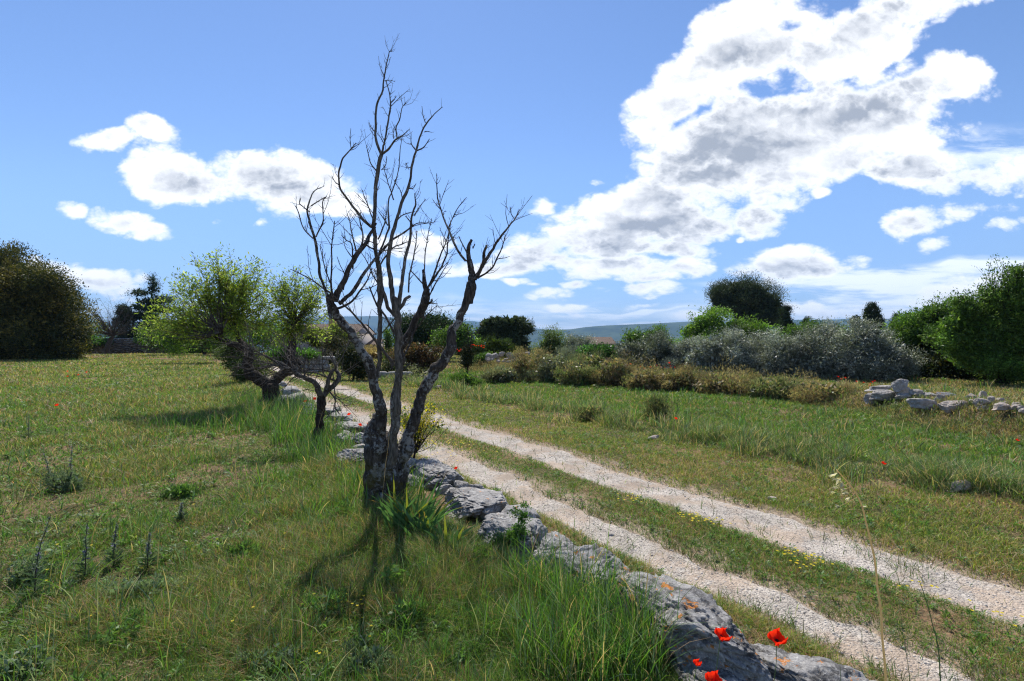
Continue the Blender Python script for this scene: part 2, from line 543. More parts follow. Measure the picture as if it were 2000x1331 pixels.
def mat_gravel():
    m, T = newmat('gravel')
    tc = T.n('ShaderNodeTexCoord').outputs['Object']
    vo = T.n('ShaderNodeTexVoronoi', {'Vector': tc, 'Scale': 62.0, 'Randomness': 1.0})
    vo2 = T.n('ShaderNodeTexVoronoi', {'Vector': tc, 'Scale': 140.0})
    sepc = T.n('ShaderNodeSeparateXYZ', {0: vo.outputs['Color']}).outputs[0]
    sepd = T.n('ShaderNodeSeparateXYZ', {0: vo2.outputs['Color']}).outputs[1]
    c = T.mix(T.m('MULTIPLY_ADD', sepd, .4, T.m('MULTIPLY', sepc, .6)), (.29, .25, .21, 1), (.53, .485, .425, 1))
    c = T.mix(T.ramp(T.m('MULTIPLY', sepc, sepd), .05, .015), c, (.12, .11, .10, 1))
    n1 = T.noise(tc, 1.6, 5, .6)
    dirt = T.ramp(T.m('MULTIPLY_ADD', T.noise(tc, 9, 5, .65), .45, n1), .66, .84)
    c = T.mix(T.m('MULTIPLY', dirt, .75), c, (.38, .295, .22, 1))
    big = T.ramp(T.noise(T.vm('ADD', tc, (3, 1, 0)), 3.2, 5, .65), .3, .7)
    c = T.vm('MULTIPLY', c, T.mix(big, (.84, .83, .82, 1), (1.20, 1.19, 1.18, 1)))
    h = T.m('SUBTRACT', 1.0, vo.outputs['Distance'])
    h = T.m('MULTIPLY_ADD', vo2.outputs['Distance'], -.4, h)
    bp = T.n('ShaderNodeBump', {'Strength': .9, 'Distance': .012, 'Height': h})
    pb = T.n('ShaderNodeBsdfPrincipled', {'Base Color': c, 'Roughness': .9, 'Specular IOR Level': .15, 'Normal': bp.outputs[0]})
    T.n('ShaderNodeOutputMaterial', {0: pb.outputs[0]})
    return m


RUTS = [(3.18, 3.62), (4.43, 5.12)]


def rut_edges(s, k):
    t0, t1 = RUTS[k]
    P = np.stack([s, s * 0 + k * 9], 1)
    w0 = (fbm(P, 1.1, 5, 40) - .5) * .30 + (fbm(P, 9, 2, 41) - .5) * .08
    w1 = (fbm(P, 1.1, 5, 45) - .5) * .34 + (fbm(P, 9, 2, 46) - .5) * .08
    wid = 1 - .0 * s
    return t0 + w0, t1 + w1


def inrut(s, t, margin=0.0):
    a0, a1 = rut_edges(s, 0); b0, b1 = rut_edges(s, 1)
    return ((t > a0 - margin) & (t < a1 + margin)) | ((t > b0 - margin) & (t < b1 + margin))


def tracks():
    V = []; Q = []; off = 0
    for k in (0, 1):
        s = []
        x = 0.0
        while x < 46:
            s.append(x); x += .02 + .004 * max(x, 0)
        s = np.array(s)
        e0, e1 = rut_edges(s, k)
        nt = 15
        f = np.linspace(0, 1, nt)
        t = e0[:, None] * (1 - f) + e1[:, None] * f
        S = np.repeat(s[:, None], nt, 1)
        # far away the track swings to the left
        X, Y = xy(S, t)
        z = zground(X.ravel(), Y.ravel()) + .007
        z = z - .012 * ((np.tile(f, len(s)) < .01) | (np.tile(f, len(s)) > .99))
        V.append(np.stack([X.ravel(), Y.ravel(), z], 1))
        i = np.arange(len(s) - 1)[:, None] * nt
        j = np.arange(nt - 1)[None]
        Q.append(np.stack([i + j, i + j + 1, i + nt + j + 1, i + nt + j], -1).reshape(-1, 4) + off)
        off += len(s) * nt
    o = mesh('gravel_track', np.concatenate(V), None, np.concatenate(Q), mat_gravel(), None, True)
    tag(o, kind='structure')


# ------------------------------------------------------------------ scattered small geometry
def ribbons(B, H, Wd, yaw, lean, leanyaw, colr, curl=.5, seg=2):
    """blades of grass: base points B, heights, widths; returns V, T, Q, C"""
    n = len(B)
    rows = []
    cs, sn = np.cos(yaw), np.sin(yaw)
    wx, wy = cs, sn
    lx, ly = np.cos(leanyaw), np.sin(leanyaw)
    fr = np.linspace(0, 1, seg + 1)
    Vs = []
    for k, f in enumerate(fr[:-1]):
        d = lean * H * (f ** (1 + curl))
        zz = H * f * (1 - .25 * lean * f)
        c = B + np.stack([lx * d, ly * d, zz], 1)
        hw = Wd * .5 * (1 - .35 * f)
        side = np.stack([wx * hw, wy * hw, 0 * hw], 1)
        Vs += [c - side, c + side]
    f = 1.0
    c = B + np.stack([lx * lean * H, ly * lean * H, H * (1 - .25 * lean)], 1)
    Vs.append(c)
    V = np.stack(Vs, 1)
    m = V.shape[1]
    idx = np.arange(n)[:, None] * m
    Q = []
    for k in range(seg - 1):
        Q.append(idx + np.array([[2 * k, 2 * k + 1, 2 * k + 3, 2 * k + 2]]))
    Tt = idx + np.array([[m - 3, m - 2, m - 1]])
    C = np.repeat(colr[:, None, :], m, 1)
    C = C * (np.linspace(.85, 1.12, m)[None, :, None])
    return V.reshape(-1, 3), Tt, (np.concatenate(Q) if Q else None), C.reshape(-1, 3)


PAL = dict(green=(.115, .205, .028), lush=(.070, .165, .030), yel=(.23, .26, .045), straw=(.42, .31, .16), rust=(.28, .155, .08), blue=(.10, .155, .085), pale=(.30, .30, .17), dull=(.10, .11, .04))
for k in PAL: PAL[k] = np.array(PAL[k]) * 1.1


def pick(weights, n, rng):
    """weights: dict name -> array; returns colours"""
    names = list(weights)
    Wt = np.stack([np.broadcast_to(weights[k], (n,)) for k in names], 1).clip(0)
    Wt = np.cumsum(Wt, 1); Wt /= Wt[:, -1:]
    u = rng.random((n, 1))
    i = (u > Wt).sum(1).clip(0, len(names) - 1)
    C = np.stack([PAL[k] for k in names])[i]
    return C * (1 + .22 * rng.standard_normal((n, 1))).clip(.5, 1.6) * (1 + .06 * rng.standard_normal((n, 3)))


def fan_points(n, r0, r1, a0, a1, rng, pw=0.0):
    u = rng.random(n)
    r = np.exp(np.log(r0) + u * (np.log(r1) - np.log(r0)))
    a = a0 + (a1 - a0) * rng.random(n)
    return r * np.sin(a), r * np.cos(a), r


def grass():
    rng = np.random.default_rng(11)
    D = math.radians
    X, Y, r = fan_points(1250000, 1.9, 72, D(-50), D(50), rng)
    s, t = st(X, Y)
    P = np.stack([X, Y], 1)
    n1 = fbm(P, .55, 4, 101); n2 = fbm(P, 2.6, 3, 103); n3 = fbm(P, .22, 3, 105); n4 = fbm(P, 7.0, 2, 107)
    q = bankdist(X, Y)
    left = t < 2.9
    centre = (t > 3.6) & (t < 4.5)
    verge = (t >= 2.9) & (t < 3.2) | (t > 5.0) & (t < 7.25)
    ts = t + (fbm(P, .8, 4, 111) - .5) * 1.5
    strip = (ts >= 7.2) & (ts < 8.2) & (t > 6.9) & (q < 0)
    verge = verge | ((t >= 7.2) & (t < 8.2) & ~strip & (q < 0))
    bank = q > 0
    mead = (t >= 8.15) & (q <= 0)
    wallz = (t > 2.2) & (t < 2.95)
    H = np.full(len(X), .1)
    near_wall = sstep(t, .6, 2.1) * (1 - sstep(t, 2.15, 2.4))
    H = np.where(left, .03 + .085 * n2 * sstep(n1, .3, .6) + .05 * sstep(n1, .48, .65) + .10 * near_wall * sstep(n1, .3, .6) + .05 * sstep(Y, 8, 14), H)
    H = np.where(wallz, .03 + .03 * n2, H)
    H = np.where(centre, .02 + .045 * n2, H)
    H = np.where(verge, .03 + .045 * n2, H)
    H = np.where(strip, .05 + .24 * sstep(n1 + n2, .75, 1.3) * sstep(abs(ts - 7.7), .5, .25), H)
    H = np.where(mead, .04 + .10 * n2, H)
    H = np.where(bank, .07 + .12 * n2, H)
    H = H * (.6 + .8 * rng.random(len(X)))
    keep = ~inrut(s, t, -.02) | (rng.random(len(X)) < .010 + .10 * sstep(n1 * .5 + n2 * .5, .56, .7))
    thin = np.clip(sstep(n2 + .5 * (n4 - .5) + .25 * rng.random(len(X)), .34, .56) + .10, 0, 1)
    thin = np.where(bank | strip, np.maximum(thin, .8), thin)
    thin = np.where(left & (r < 14), np.maximum(thin, .25), thin)
    # bare dusty fringe along the ruts
    a0, a1 = rut_edges(s, 0); b0, b1 = rut_edges(s, 1)
    dr = np.minimum(np.minimum(abs(t - a0), abs(t - a1)), np.minimum(abs(t - b0), abs(t - b1)))
    thin = thin * np.clip(.25 + dr / .22, 0, 1)
    thin = np.where(wallz, thin * .3, thin)
    keep &= rng.random(len(X)) < thin
    keep &= (r < 64 + 8 * n3)
    X, Y, r, s, t, n1, n2, n3, n4, H, q = [v[keep] for v in (X, Y, r, s, t, n1, n2, n3, n4, H, q)]
    left, centre, verge, strip, bank, mead = [v[keep] for v in (left, centre, verge, strip, bank, mead)]
    n = len(X)
    dryL = sstep(n1 + .6 * (n2 - .5), .42, .62)            # dry patches
    farL = sstep(Y, 12, 26)
    L = left * 1.0
    w = {
        'green': L * (1.7 - .6 * dryL) + centre * .9 + verge * .6 + strip * .5 + mead * 1.2 + bank * .25,
        'lush': L * (1 - .6 * dryL) * 1.0 + centre * .5 + strip * .2 + mead * .9 + .1,
        'yel': L * (.5 + .5 * farL) + centre * .5 + verge * 1.0 + mead * .35 + bank * .3 + strip * .1,
        'straw': L * (.14 + .42 * dryL + .65 * farL) + centre * .15 + verge * (.25 + .5 * dryL) + strip * .45 + mead * .12 * (1 + 2 * dryL) + bank * 1.0,
        'rust': L * .6 * dryL + centre * .5 * dryL + verge * .35 * dryL + bank * .75 * sstep(n1, .35, .6) + mead * .1,
        'blue': L * .22 + strip * .8 + mead * .25 + bank * .25,
        'pale': L * .06 + strip * .4 + bank * .3 + .03,
        'dull': L * .4 + bank * .6 + strip * .3 + .2,
    }
    C = pick(w, n, rng)
    Wd = np.maximum(.0035, .00085 * r) * (.7 + .7 * rng.random(n))
    B = np.stack([X, Y, zground(X, Y) - .005], 1)
    lean = rng.random(n) ** .8 * 1.25 * np.where(left | verge | centre, 1.25, 1)
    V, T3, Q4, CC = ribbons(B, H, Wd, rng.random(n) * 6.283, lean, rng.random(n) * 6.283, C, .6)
    # dead thatch lying between the living blades
    X, Y, r = fan_points(170000, 1.9, 16, D(-50), D(50), rng)
    s, t = st(X, Y)
    kk = ~inrut(s, t, .0) & ((fbm(np.stack([X, Y], 1), 1.7, 3, 133) + .25 * rng.random(len(X))) > .52)
    X, Y, r = X[kk], Y[kk], r[kk]; n = len(X)
    C = pick({'straw': np.array(.7), 'rust': np.array(1.2), 'pale': np.array(.15), 'dull': np.array(.8)}, n, rng)
    B = np.stack([X, Y, zground(X, Y) + .004 + .012 * rng.random(n)], 1)
    h_ = .012 + .02 * rng.random(n)
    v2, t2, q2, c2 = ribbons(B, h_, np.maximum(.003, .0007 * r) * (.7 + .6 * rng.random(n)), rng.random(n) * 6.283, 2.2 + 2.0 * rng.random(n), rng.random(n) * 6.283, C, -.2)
    v2[:, 2] = np.maximum(v2[:, 2], np.repeat(B[:, 2], 5) + .002)
    T3 = np.concatenate([T3, t2 + len(V)]); Q4 = np.concatenate([Q4, q2 + len(V)])
    V = np.concatenate([V, v2]); CC = np.concatenate([CC, c2])
    o = mesh('grass', V, T3, Q4, M_GRASS, CC, False)
    tag(o, 'mixed green and straw coloured grass over the field, verges and bank', 'grass', kind='stuff')


def tufts():
    """taller seed-head grass in drifts: along the wall, on the strip beyond the track, on the bank"""
    rng = np.random.default_rng(12)
    V = []; T3 = []; Q4 = []; C = []; off = 0

    def patch(cx, cy, rad, n, h, wd, pal, lean=.7, hv=.35):
        nonlocal off
        a = rng.random(n) * 6.283; rr = rad * np.sqrt(rng.random(n))
        X = cx + rr * np.cos(a); Y = cy + rr * np.sin(a)
        B = np.stack([X, Y, zground(X, Y) - .01], 1)
        H = h * (1 + hv * rng.standard_normal(n)).clip(.35, 1.8)
        C0 = pick(pal, n, rng)
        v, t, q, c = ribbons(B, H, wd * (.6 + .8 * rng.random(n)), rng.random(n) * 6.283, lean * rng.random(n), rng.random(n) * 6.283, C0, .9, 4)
        V.append(v); T3.append(t + off); Q4.append(q + off); C.append(c); off += len(v)

    g1 = dict(green=np.array(1.), lush=np.array(.9), blue=np.array(.8), straw=np.array(.25), pale=np.array(.15))
    g2 = dict(blue=np.array(1.), pale=np.array(.5), straw=np.array(.6), dull=np.array(.7), green=np.array(.5))
    g3 = dict(straw=np.array(1.), rust=np.array(.7), dull=np.array(.6), pale=np.array(.4), blue=np.array(.3))
    # foreground right beside the boulders
    for (px, py, rad, n, h) in [(1060, 1180, .16, 260, .36), (1140, 1230, .2, 420, .42), (1215, 1270, .18, 330, .38), (1080, 1300, .22, 300, .34), (1230, 1331, .18, 320, .36),
                                (1010, 1160, .14, 150, .3), (1150, 1331, .2, 300, .34), (985, 1240, .2, 140, .22), (1285, 1300, .1, 110, .3)]:
        p = gp(px, py); patch(p[0], p[1], rad, n, h, .005, g1, .8)
    # lush drift between the small dead tree and the leaning tree, and down to the big trunk
    for (px, py, rad, n, h) in [(560, 830, .7, 900, .42), (600, 860, .6, 700, .40), (530, 815, .8, 700, .45), (650, 880, .45, 420, .30), (575, 800, .5, 500, .4),
                                (500, 830, .9, 500, .3), (690, 960, .2, 160, .28), (630, 900, .5, 420, .3), (700, 985, .18, 150, .25), (760, 960, .2, 150, .3), (800, 975, .2, 120, .3),
                                (420, 830, 1.2, 500, .3), (650, 1010, .35, 200, .2), (490, 790, .5, 400, .4), (520, 790, .35, 300, .4)]:
        p = gp(px, py); patch(p[0], p[1], rad, n, h, .008, g1, .7)
    # strip along the far verge
    for s in np.arange(3.0, 30, .55):
        t = 7.75 + .5 * rng.standard_normal()
        x, y = xy(s, t)
        if rng.random() < .85:
            patch(x, y, .2 + .25 * rng.random(), int(70 + 60 * rng.random()), .14 + .2 * rng.random(), .005 + .0006 * y, g2, .9)
    # bank
    for a, b in zip(BF[1:-2], BF[2:-1]):
        L = np.linalg.norm(b - a)
        nrm = np.array([-(b - a)[1], (b - a)[0]]) / L
        for f in np.arange(0, 1, .5 / L):
            for k in (0.3, 1.3):
                p = a + (b - a) * f + nrm * (k + .4 * rng.standard_normal())
                if rng.random() < .6 and not (p[0] > 7.6 and p[1] < 16):
                    patch(p[0], p[1], .3, 34, .16 + .22 * rng.random(), .004 + .0006 * p[1], g3 if rng.random() < .68 else g2, .8)
    # loose ones over the left field
    for k in range(420):
        X, Y, r = fan_points(1, 2.3, 40, math.radians(-48), math.radians(10), rng)
        s, t = st(X, Y)
        if t[0] > 2.2: continue
        patch(X[0], Y[0], .12 + .02 * r[0], 34, .10 + .12 * rng.random(), .0025 + .0007 * r[0], g2 if rng.random() < .25 else g1, .9)
    for k in range(260):
        X, Y, r = fan_points(1, 5.5, 30, math.radians(-20), math.radians(48), rng)
        s, t = st(X, Y)
        if t[0] < 8.0: continue
        patch(X[0], Y[0], .15 + .01 * r[0], 26, .12 + .16 * rng.random(), .004 + .0008 * r[0], g1 if rng.random() < .6 else g2, .8)
    o = mesh('tall_grass', np.concatenate(V), np.concatenate(T3), np.concatenate(Q4), M_GRASS, np.concatenate(C), False)
    tag(o, 'tall seeding grass in drifts along the stones and bank', 'grass', kind='stuff')


def leafset(P, D, N, L, Wd, C):
    """leaves: base P, direction D (unit), normal-ish N, length, width -> folded rhombus quads"""
    D = D / np.linalg.norm(D, axis=1, keepdims=True).clip(1e-6)
    S = np.cross(D, N); S /= np.linalg.norm(S, axis=1, keepdims=True).clip(1e-6)
    U = np.cross(S, D)
    L = L[:, None]; Wd = Wd[:, None]
    a = P; b = P + D * L * .5 + S * Wd * .5 + U * L * .06; c = P + D * L - U * L * .12; d = P + D * L * .5 - S * Wd * .5 + U * L * .06
    V = np.stack([a, b, c, d], 1).reshape(-1, 3)
    Q = np.arange(len(P) * 4).reshape(-1, 4)
    return V, Q, np.repeat(C, 4, 0)


def unit(rng, n):
    v = rng.standard_normal((n, 3))
    return v / np.linalg.norm(v, axis=1, keepdims=True)


def weeds():
    """broad-leaved ground plants"""
    rng = np.random.default_rng(13)
    Vs, Qs, Cs = [], [], []; off = 0
    n = 30000
    X, Y, r = fan_points(n, 2.0, 26, math.radians(-48), math.radians(48), rng)
    s, t = st(X, Y)
    nn = fbm(np.stack([X, Y], 1), 1.3, 3, 201)
    keep = ~inrut(s, t, .02)
    keep &= (nn > .55) | ((t > 3.6) & (t < 4.5) & (nn > .45)) | ((t < 2.2) & (nn > .52)) | (rng.random(n) < .2)
    keep &= rng.random(n) < .9
    keep &= ~((t > 2.25) & (t < 2.85))
    X, Y, r, t, nn = X[keep], Y[keep], r[keep], t[keep], nn[keep]
    Z = zground(X, Y)
    k = 16
    m = len(X)
    low = (t > 2.85) & (t < 7.2)
    size = (.011 + .022 * rng.random(m) ** 2.0) * (1 + .10 * r) * np.where(low, .75, 1)
    a = rng.random((m, k)) * 6.283
    el = .15 + 1.0 * rng.random((m, k))
    D = np.stack([np.cos(a) * np.cos(el), np.sin(a) * np.cos(el), np.sin(el)], -1)
    h0 = rng.random((m, k)) * size[:, None] * 1.3
    Pp = np.stack([X, Y, Z], 1)[:, None, :] + D * [1, 1, 0] * (size[:, None] * .5 * rng.random((m, k)))[..., None]
    Pp[..., 2] += h0
    base = np.where(rng.random((m, 1)) < .65, np.array([[.10, .20, .04]]), np.array([[.14, .20, .10]]))
    base = np.where(rng.random((m, 1)) < .12, np.array([[.17, .21, .04]]), base)
    C = base[:, None, :] * (1 + .25 * rng.standard_normal((m, k, 1))).clip(.5, 1.7)
    L = (size[:, None] * (.6 + .7 * rng.random((m, k))))
    V, Q, C = leafset(Pp.reshape(-1, 3), D.reshape(-1, 3), np.tile([[0, 0, 1.]], (m * k, 1)) + .3 * unit(rng, m * k), L.ravel(), L.ravel() * .27, C.reshape(-1, 3))
    Vs.append(V); Qs.append(Q); Cs.append(C); off += len(V)
    o = mesh('ground_cover', np.concatenate(Vs), None, np.concatenate(Qs), M_GRASS, np.concatenate(Cs))
    tag(o, 'low broad leaved weeds scattered through the grass', 'ground cover', kind='stuff')
    # small yellow flowers of the middle strip and the field
    n = 0; Pl = []
    for (px, py, rx, n0) in [(1355, 1024, .08, 22), (1400, 1036, .07, 12), (1545, 1097, .06, 14), (1590, 1112, .06, 16), (1572, 1125, .05, 9), (1800, 1165, .08, 9), (655, 1180, .08, 16), (690, 1195, .07, 9),
                             (1235, 988, .09, 14), (900, 890, .25, 20), (1960, 1215, .1, 8), (870, 872, .25, 26), (560, 1240, .5, 12), (300, 1120, .7, 14)]:
        p = gp(px, py)
        q = p[:2] + rx * rng.standard_normal((n0, 2)) * [1, .8]
        Pl.append(q)
    q = np.concatenate(Pl)
    z = zground(q[:, 0], q[:, 1]) + .05 + .05 * rng.random(len(q))
    B = np.repeat(np.column_stack([q, z]), 5, 0)
    m = len(B)
    a = np.tile(np.arange(5) * 1.2566, len(q))
    D = np.stack([np.cos(a), np.sin(a), .5 + 0 * a], 1)
    rr = np.hypot(B[:, 0], B[:, 1])
    V, Q, C = leafset(B, D, np.tile([[0, 0, 1.]], (m, 1)), .008 + .0012 * rr, .006 + .001 * rr, np.tile([[.75, .60, .03]], (m, 1)) * (1 + .1 * rng.standard_normal((m, 1))))
    o = mesh('yellow_flowers', V, None, Q, M_PETAL, C)
    tag(o, 'tiny yellow wild flowers dotted through the grass strip', 'wild flowers', kind='stuff')


def pebbles():
    rng = np.random.default_rng(14)
    n = 34000
    X, Y, r = fan_points(n, 2.2, 20, math.radians(-40), math.radians(50), rng)
    s, t = st(X, Y)
    keep = inrut(s, t, .03) | (inrut(s, t, .16) & (rng.random(n) < .15))
    X, Y, r = X[keep], Y[keep], r[keep]
    n = len(X)
    Z = zground(X, Y) + .008
    sz = (.004 + .007 * rng.random(n) ** 3) * (1 + .06 * r) * (.6 + .5 * rng.random(n))
    base = np.array([[1, 0, 0], [-1, 0, 0], [0, 1, 0], [0, -1, 0], [0, 0, .7], [0, 0, -.7]], float)
    a = rng.random(n) * 6.283
    V = base[None] * sz[:, None, None] * (.6 + .8 * rng.random((n, 6, 1)))
    x = V[..., 0] * np.cos(a)[:, None] - V[..., 1] * np.sin(a)[:, None]
    y = V[..., 0] * np.sin(a)[:, None] + V[..., 1] * np.cos(a)[:, None]
    V = np.stack([x + X[:, None], y + Y[:, None], V[..., 2] + Z[:, None]], -1)
    F = np.array([[0, 2, 4], [2, 1, 4], [1, 3, 4], [3, 0, 4], [2, 0, 5], [1, 2, 5], [3, 1, 5], [0, 3, 5]])
    Tt = (np.arange(n)[:, None, None] * 6 + F[None]).reshape(-1, 3)
    c = np.array([.46, .42, .375]) * (1 + .28 * rng.standard_normal((n, 1))).clip(.3, 1.5)
    m, T = newmat('pebble')
    aa = T.n('ShaderNodeVertexColor', layer_name='Col').outputs[0]
    pb = T.n('ShaderNodeBsdfPrincipled', {'Base Color': aa, 'Roughness': .9})
    T.n('ShaderNodeOutputMaterial', {0: pb.outputs[0]})
    o = mesh('gravel_stones', V.reshape(-1, 3), Tt, None, m, np.repeat(c, 6, 0))
    tag(o, 'loose pale gravel chippings lying in the wheel ruts', 'gravel', kind='stuff')


def bank_scrub():
    rng = np.random.default_rng(15)
    Ps, Ds, Ls, Cs = [], [], [], []
    pals = [np.array([(.27, .20, .11), (.20, .16, .08), (.32, .26, .15)]), np.array([(.13, .15, .06), (.10, .12, .05), (.20, .18, .08)]), np.array([(.16, .20, .08), (.10, .16, .05), (.24, .24, .12)])]
    for a, b in zip(BF[1:-1], BF[2:]):
        L = np.linalg.norm(b - a)
        nrm = np.array([-(b - a)[1], (b - a)[0]]) / L
        for f in np.arange(0, 1, .26 / L):
            for k in (.1, .55, 1.1, 1.7, 2.4):
                p = a + (b - a) * f + nrm * (k + .25 * rng.standard_normal()) + rng.standard_normal(2) * .1
                wl = (p[0] > 7.4) and (p[1] < 16)
                if wl and k > .8: continue
                if rng.random() < .12: continue
                h = (.18 + .34 * rng.random() ** 1.3) * (.45 if wl else 1) * (1 if k > .3 else .7)
                if 8 > p[0] > -2 and rng.random() < .12: h *= 1.9
                rad = .24 + .16 * rng.random()
                n = int(130 * (1.5 if p[1] < 13 else 1))
                d = unit(rng, n); d[:, 2] = np.abs(d[:, 2])
                q = np.column_stack([p[0] + d[:, 0] * rad, p[1] + d[:, 1] * rad]) 
                q = q + rng.standard_normal((n, 2)) * .06
                z = zground(q[:, 0], q[:, 1]) + d[:, 2] * h * (.5 + .7 * rng.random(n))
                w = fbm(np.array([p]), .5, 3, 61)[0] + .12 * rng.standard_normal()
                pl = pals[0] if w > .44 else (pals[1] if w > .36 else pals[2])
                c = pl[rng.integers(0, 3, n)] * (1 + .2 * rng.standard_normal((n, 1))).clip(.5, 1.6)
                Ps.append(np.column_stack([q, z])); Ds.append(d + unit(rng, n) * .7 + [0, 0, .5]); Cs.append(c)
                Ls.append((.035 + .05 * rng.random(n)) * (1 + .02 * p[1]))
    P = np.concatenate(Ps); D = np.concatenate(Ds); L = np.concatenate(Ls); C = np.concatenate(Cs)
    V, Q, CC = leafset(P, D, unit(rng, len(P)), L, L * .22, C)
    o = mesh('bank_scrub', V, None, Q, M_GRASS, CC)
    tag(o, 'dry brown and green herbs matted over the bank', 'ground cover', kind='stuff')


bank_scrub(); terrain(); tracks(); grass(); tufts(); weeds(); pebbles()
# ------------------------------------------------------------------ tubes, branches, crowns
def catmull(P, n_per):
    P = np.asarray(P, float)
    if len(P) < 3:
        f = np.linspace(0, 1, n_per * (len(P) - 1) + 1)[:, None]
        return P[0] * (1 - f) + P[-1] * f
    Q = np.vstack([2 * P[0] - P[1], P, 2 * P[-1] - P[-2]])
    out = []
    for i in range(1, len(Q) - 2):
        t = np.linspace(0, 1, n_per, endpoint=False)[:, None]
        a, b, c, d = Q[i - 1], Q[i], Q[i + 1], Q[i + 2]
        out.append(.5 * ((2 * b) + (c - a) * t + (2 * a - 5 * b + 4 * c - d) * t ** 2 + (3 * b - a - 3 * c + d) * t ** 3))
    out.append(P[-1:])
    return np.vstack(out)


class Tubes:
    def __init__(self):
        self.V = []; self.T = []; self.Q = []; self.n = 0

    def add(self, P, R, sides=7, per=4, bump=0.0, bfreq=12, seed=0, cap=True, flute=0.0):
        """P polyline, R radii at its points"""
        P = np.asarray(P, float); R = np.asarray(R, float)
        C = np.column_stack([P, R])
        C = catmull(C, per)
        P, R = C[:, :3].copy(), C[:, 3].clip(.0006)
        if len(P) > 8:                      # wood never runs in a smooth curve
            kn = np.stack([fbm(P + 7.7 * q, 9.0, 3, 900 + q) - .5 for q in range(3)], 1)
            P[1:-1] += (kn * (R[:, None] * 1.1 + .012 * (np.linalg.norm(P[-1] - P[0]) > .3)))[1:-1]
        Tg = np.gradient(P, axis=0)
        Tg /= np.linalg.norm(Tg, axis=1, keepdims=True).clip(1e-9)
        ref = np.array([0., 1, 0]) if abs(Tg[0, 1]) < .9 else np.array([1., 0, 0])
        N = np.zeros_like(P)
        n = ref - Tg[0] * np.dot(ref, Tg[0]); n /= np.linalg.norm(n)
        for i in range(len(P)):
            n = n - Tg[i] * np.dot(n, Tg[i]); n /= max(np.linalg.norm(n), 1e-9)
            N[i] = n
        B = np.cross(Tg, N)
        a = np.arange(sides) / sides * 6.28318
        rad = R[:, None] * np.ones((1, sides))
        if flute:
            rad = rad * (1 + flute * np.sin(a * 5 + 1.3 * seed + np.arange(len(P))[:, None] * .06) + .6 * flute * np.sin(a * 9 + np.arange(len(P))[:, None] * .1))
        V = P[:, None] + rad[..., None] * (np.cos(a)[None, :, None] * N[:, None] + np.sin(a)[None, :, None] * B[:, None])
        V = V.reshape(-1, 3)
        if bump:
            ctr = np.repeat(P, sides, 0)
            d = V - ctr
            f = (fbm(V * [1, 1, .45], bfreq, 4, 300 + seed) - .5) * 2 * bump
            f2 = (fbm(V * [1, 1, .7], bfreq * .28, 2, 330 + seed) - .5) * 2 * bump
            V = V + d * (f + f2)[:, None]
        m = len(P)
        i = np.arange(m - 1)[:, None] * sides; j = np.arange(sides)[None]; j2 = (j + 1) % sides
        Q = np.stack([i + j, i + j2, i + sides + j2, i + sides + j], -1).reshape(-1, 4)
        self.V.append(V); self.Q.append(Q + self.n)
        tail = self.n + len(V)
        if cap:
            tip = P[-1] + Tg[-1] * R[-1] * .3
            self.V.append(tip[None]); k = (m - 1) * sides + self.n
            jj = np.arange(sides)
            self.T.append(np.stack([k + jj, k + (jj + 1) % sides, np.full(sides, tail)], 1))
            tail += 1
        self.n = tail
        return P, R, Tg

    def build(self, name, mat, parent=None, loc=None, smooth=True):
        return mesh(name, np.concatenate(self.V), np.concatenate(self.T) if self.T else None, np.concatenate(self.Q), mat, None, smooth, parent, loc)


def spurs(Tb, P, R, Tg, rng, n, lmin=.02, lmax=.12, up=.35, r=.0022, sub=True):
    """short dead side twigs along a path"""
    for k in range(n):
        i = rng.integers(int(len(P) * .12), len(P) - 1)
        d = unit(rng, 1)[0]
        d = d - Tg[i] * np.dot(d, Tg[i]) * .9
        d = d / np.linalg.norm(d) + Tg[i] * .75 + np.array([0, 0, up])
        d /= np.linalg.norm(d)
        L = lmin + (lmax - lmin) * rng.random() ** 2.0
        mid = P[i] + d * L * .5 + unit(rng, 1)[0] * L * .08
        end = P[i] + d * L + np.array([0, 0, L * .12]) + unit(rng, 1)[0] * L * .08
        rr = min(R[i] * .6, r + L * .008)
        Tb.add([P[i], mid, end], [rr, rr * .75, rr * .4], 5, 2)
        if sub and L > .12:
            for q in range(rng.integers(1, 4)):
                f = .3 + .6 * rng.random()
                p = P[i] * (1 - f) + end * f
                d2 = d + unit(rng, 1)[0] * .8; d2 /= np.linalg.norm(d2)
                Tb.add([p, p + d2 * L * .35], [rr * .5, rr * .3], 4, 2)


class Leaves:
    def __init__(self):
        self.V = []; self.Q = []; self.C = []; self.n = 0

    def add(self, P, D, N, L, Wd, C):
        V, Q, CC = leafset(P, D, N, L, Wd, C)
        self.V.append(V); self.Q.append(Q + self.n); self.C.append(CC); self.n += len(V)

    def build(self, name, mat, parent=None, loc=None):
        return mesh(name, np.concatenate(self.V), None, np.concatenate(self.Q), mat, np.concatenate(self.C), False, parent, loc)


def palc(pal, n, rng, var=.18):
    w = np.cumsum([p[1] for p in pal]); w = w / w[-1]
    i = (rng.random((n, 1)) > w[None]).sum(1).clip(0, len(pal) - 1)
    C = np.array([p[0] for p in pal])[i]
    return C * (1 + var * rng.standard_normal((n, 1))).clip(.5, 1.7)


def blob3(b, Y):
    px, py, rx, ry = b[:4]
    y = b[4] if len(b) > 4 else Y
    return W(px, py, y), np.array([rx, rx * .85, ry]) / 1000 * y


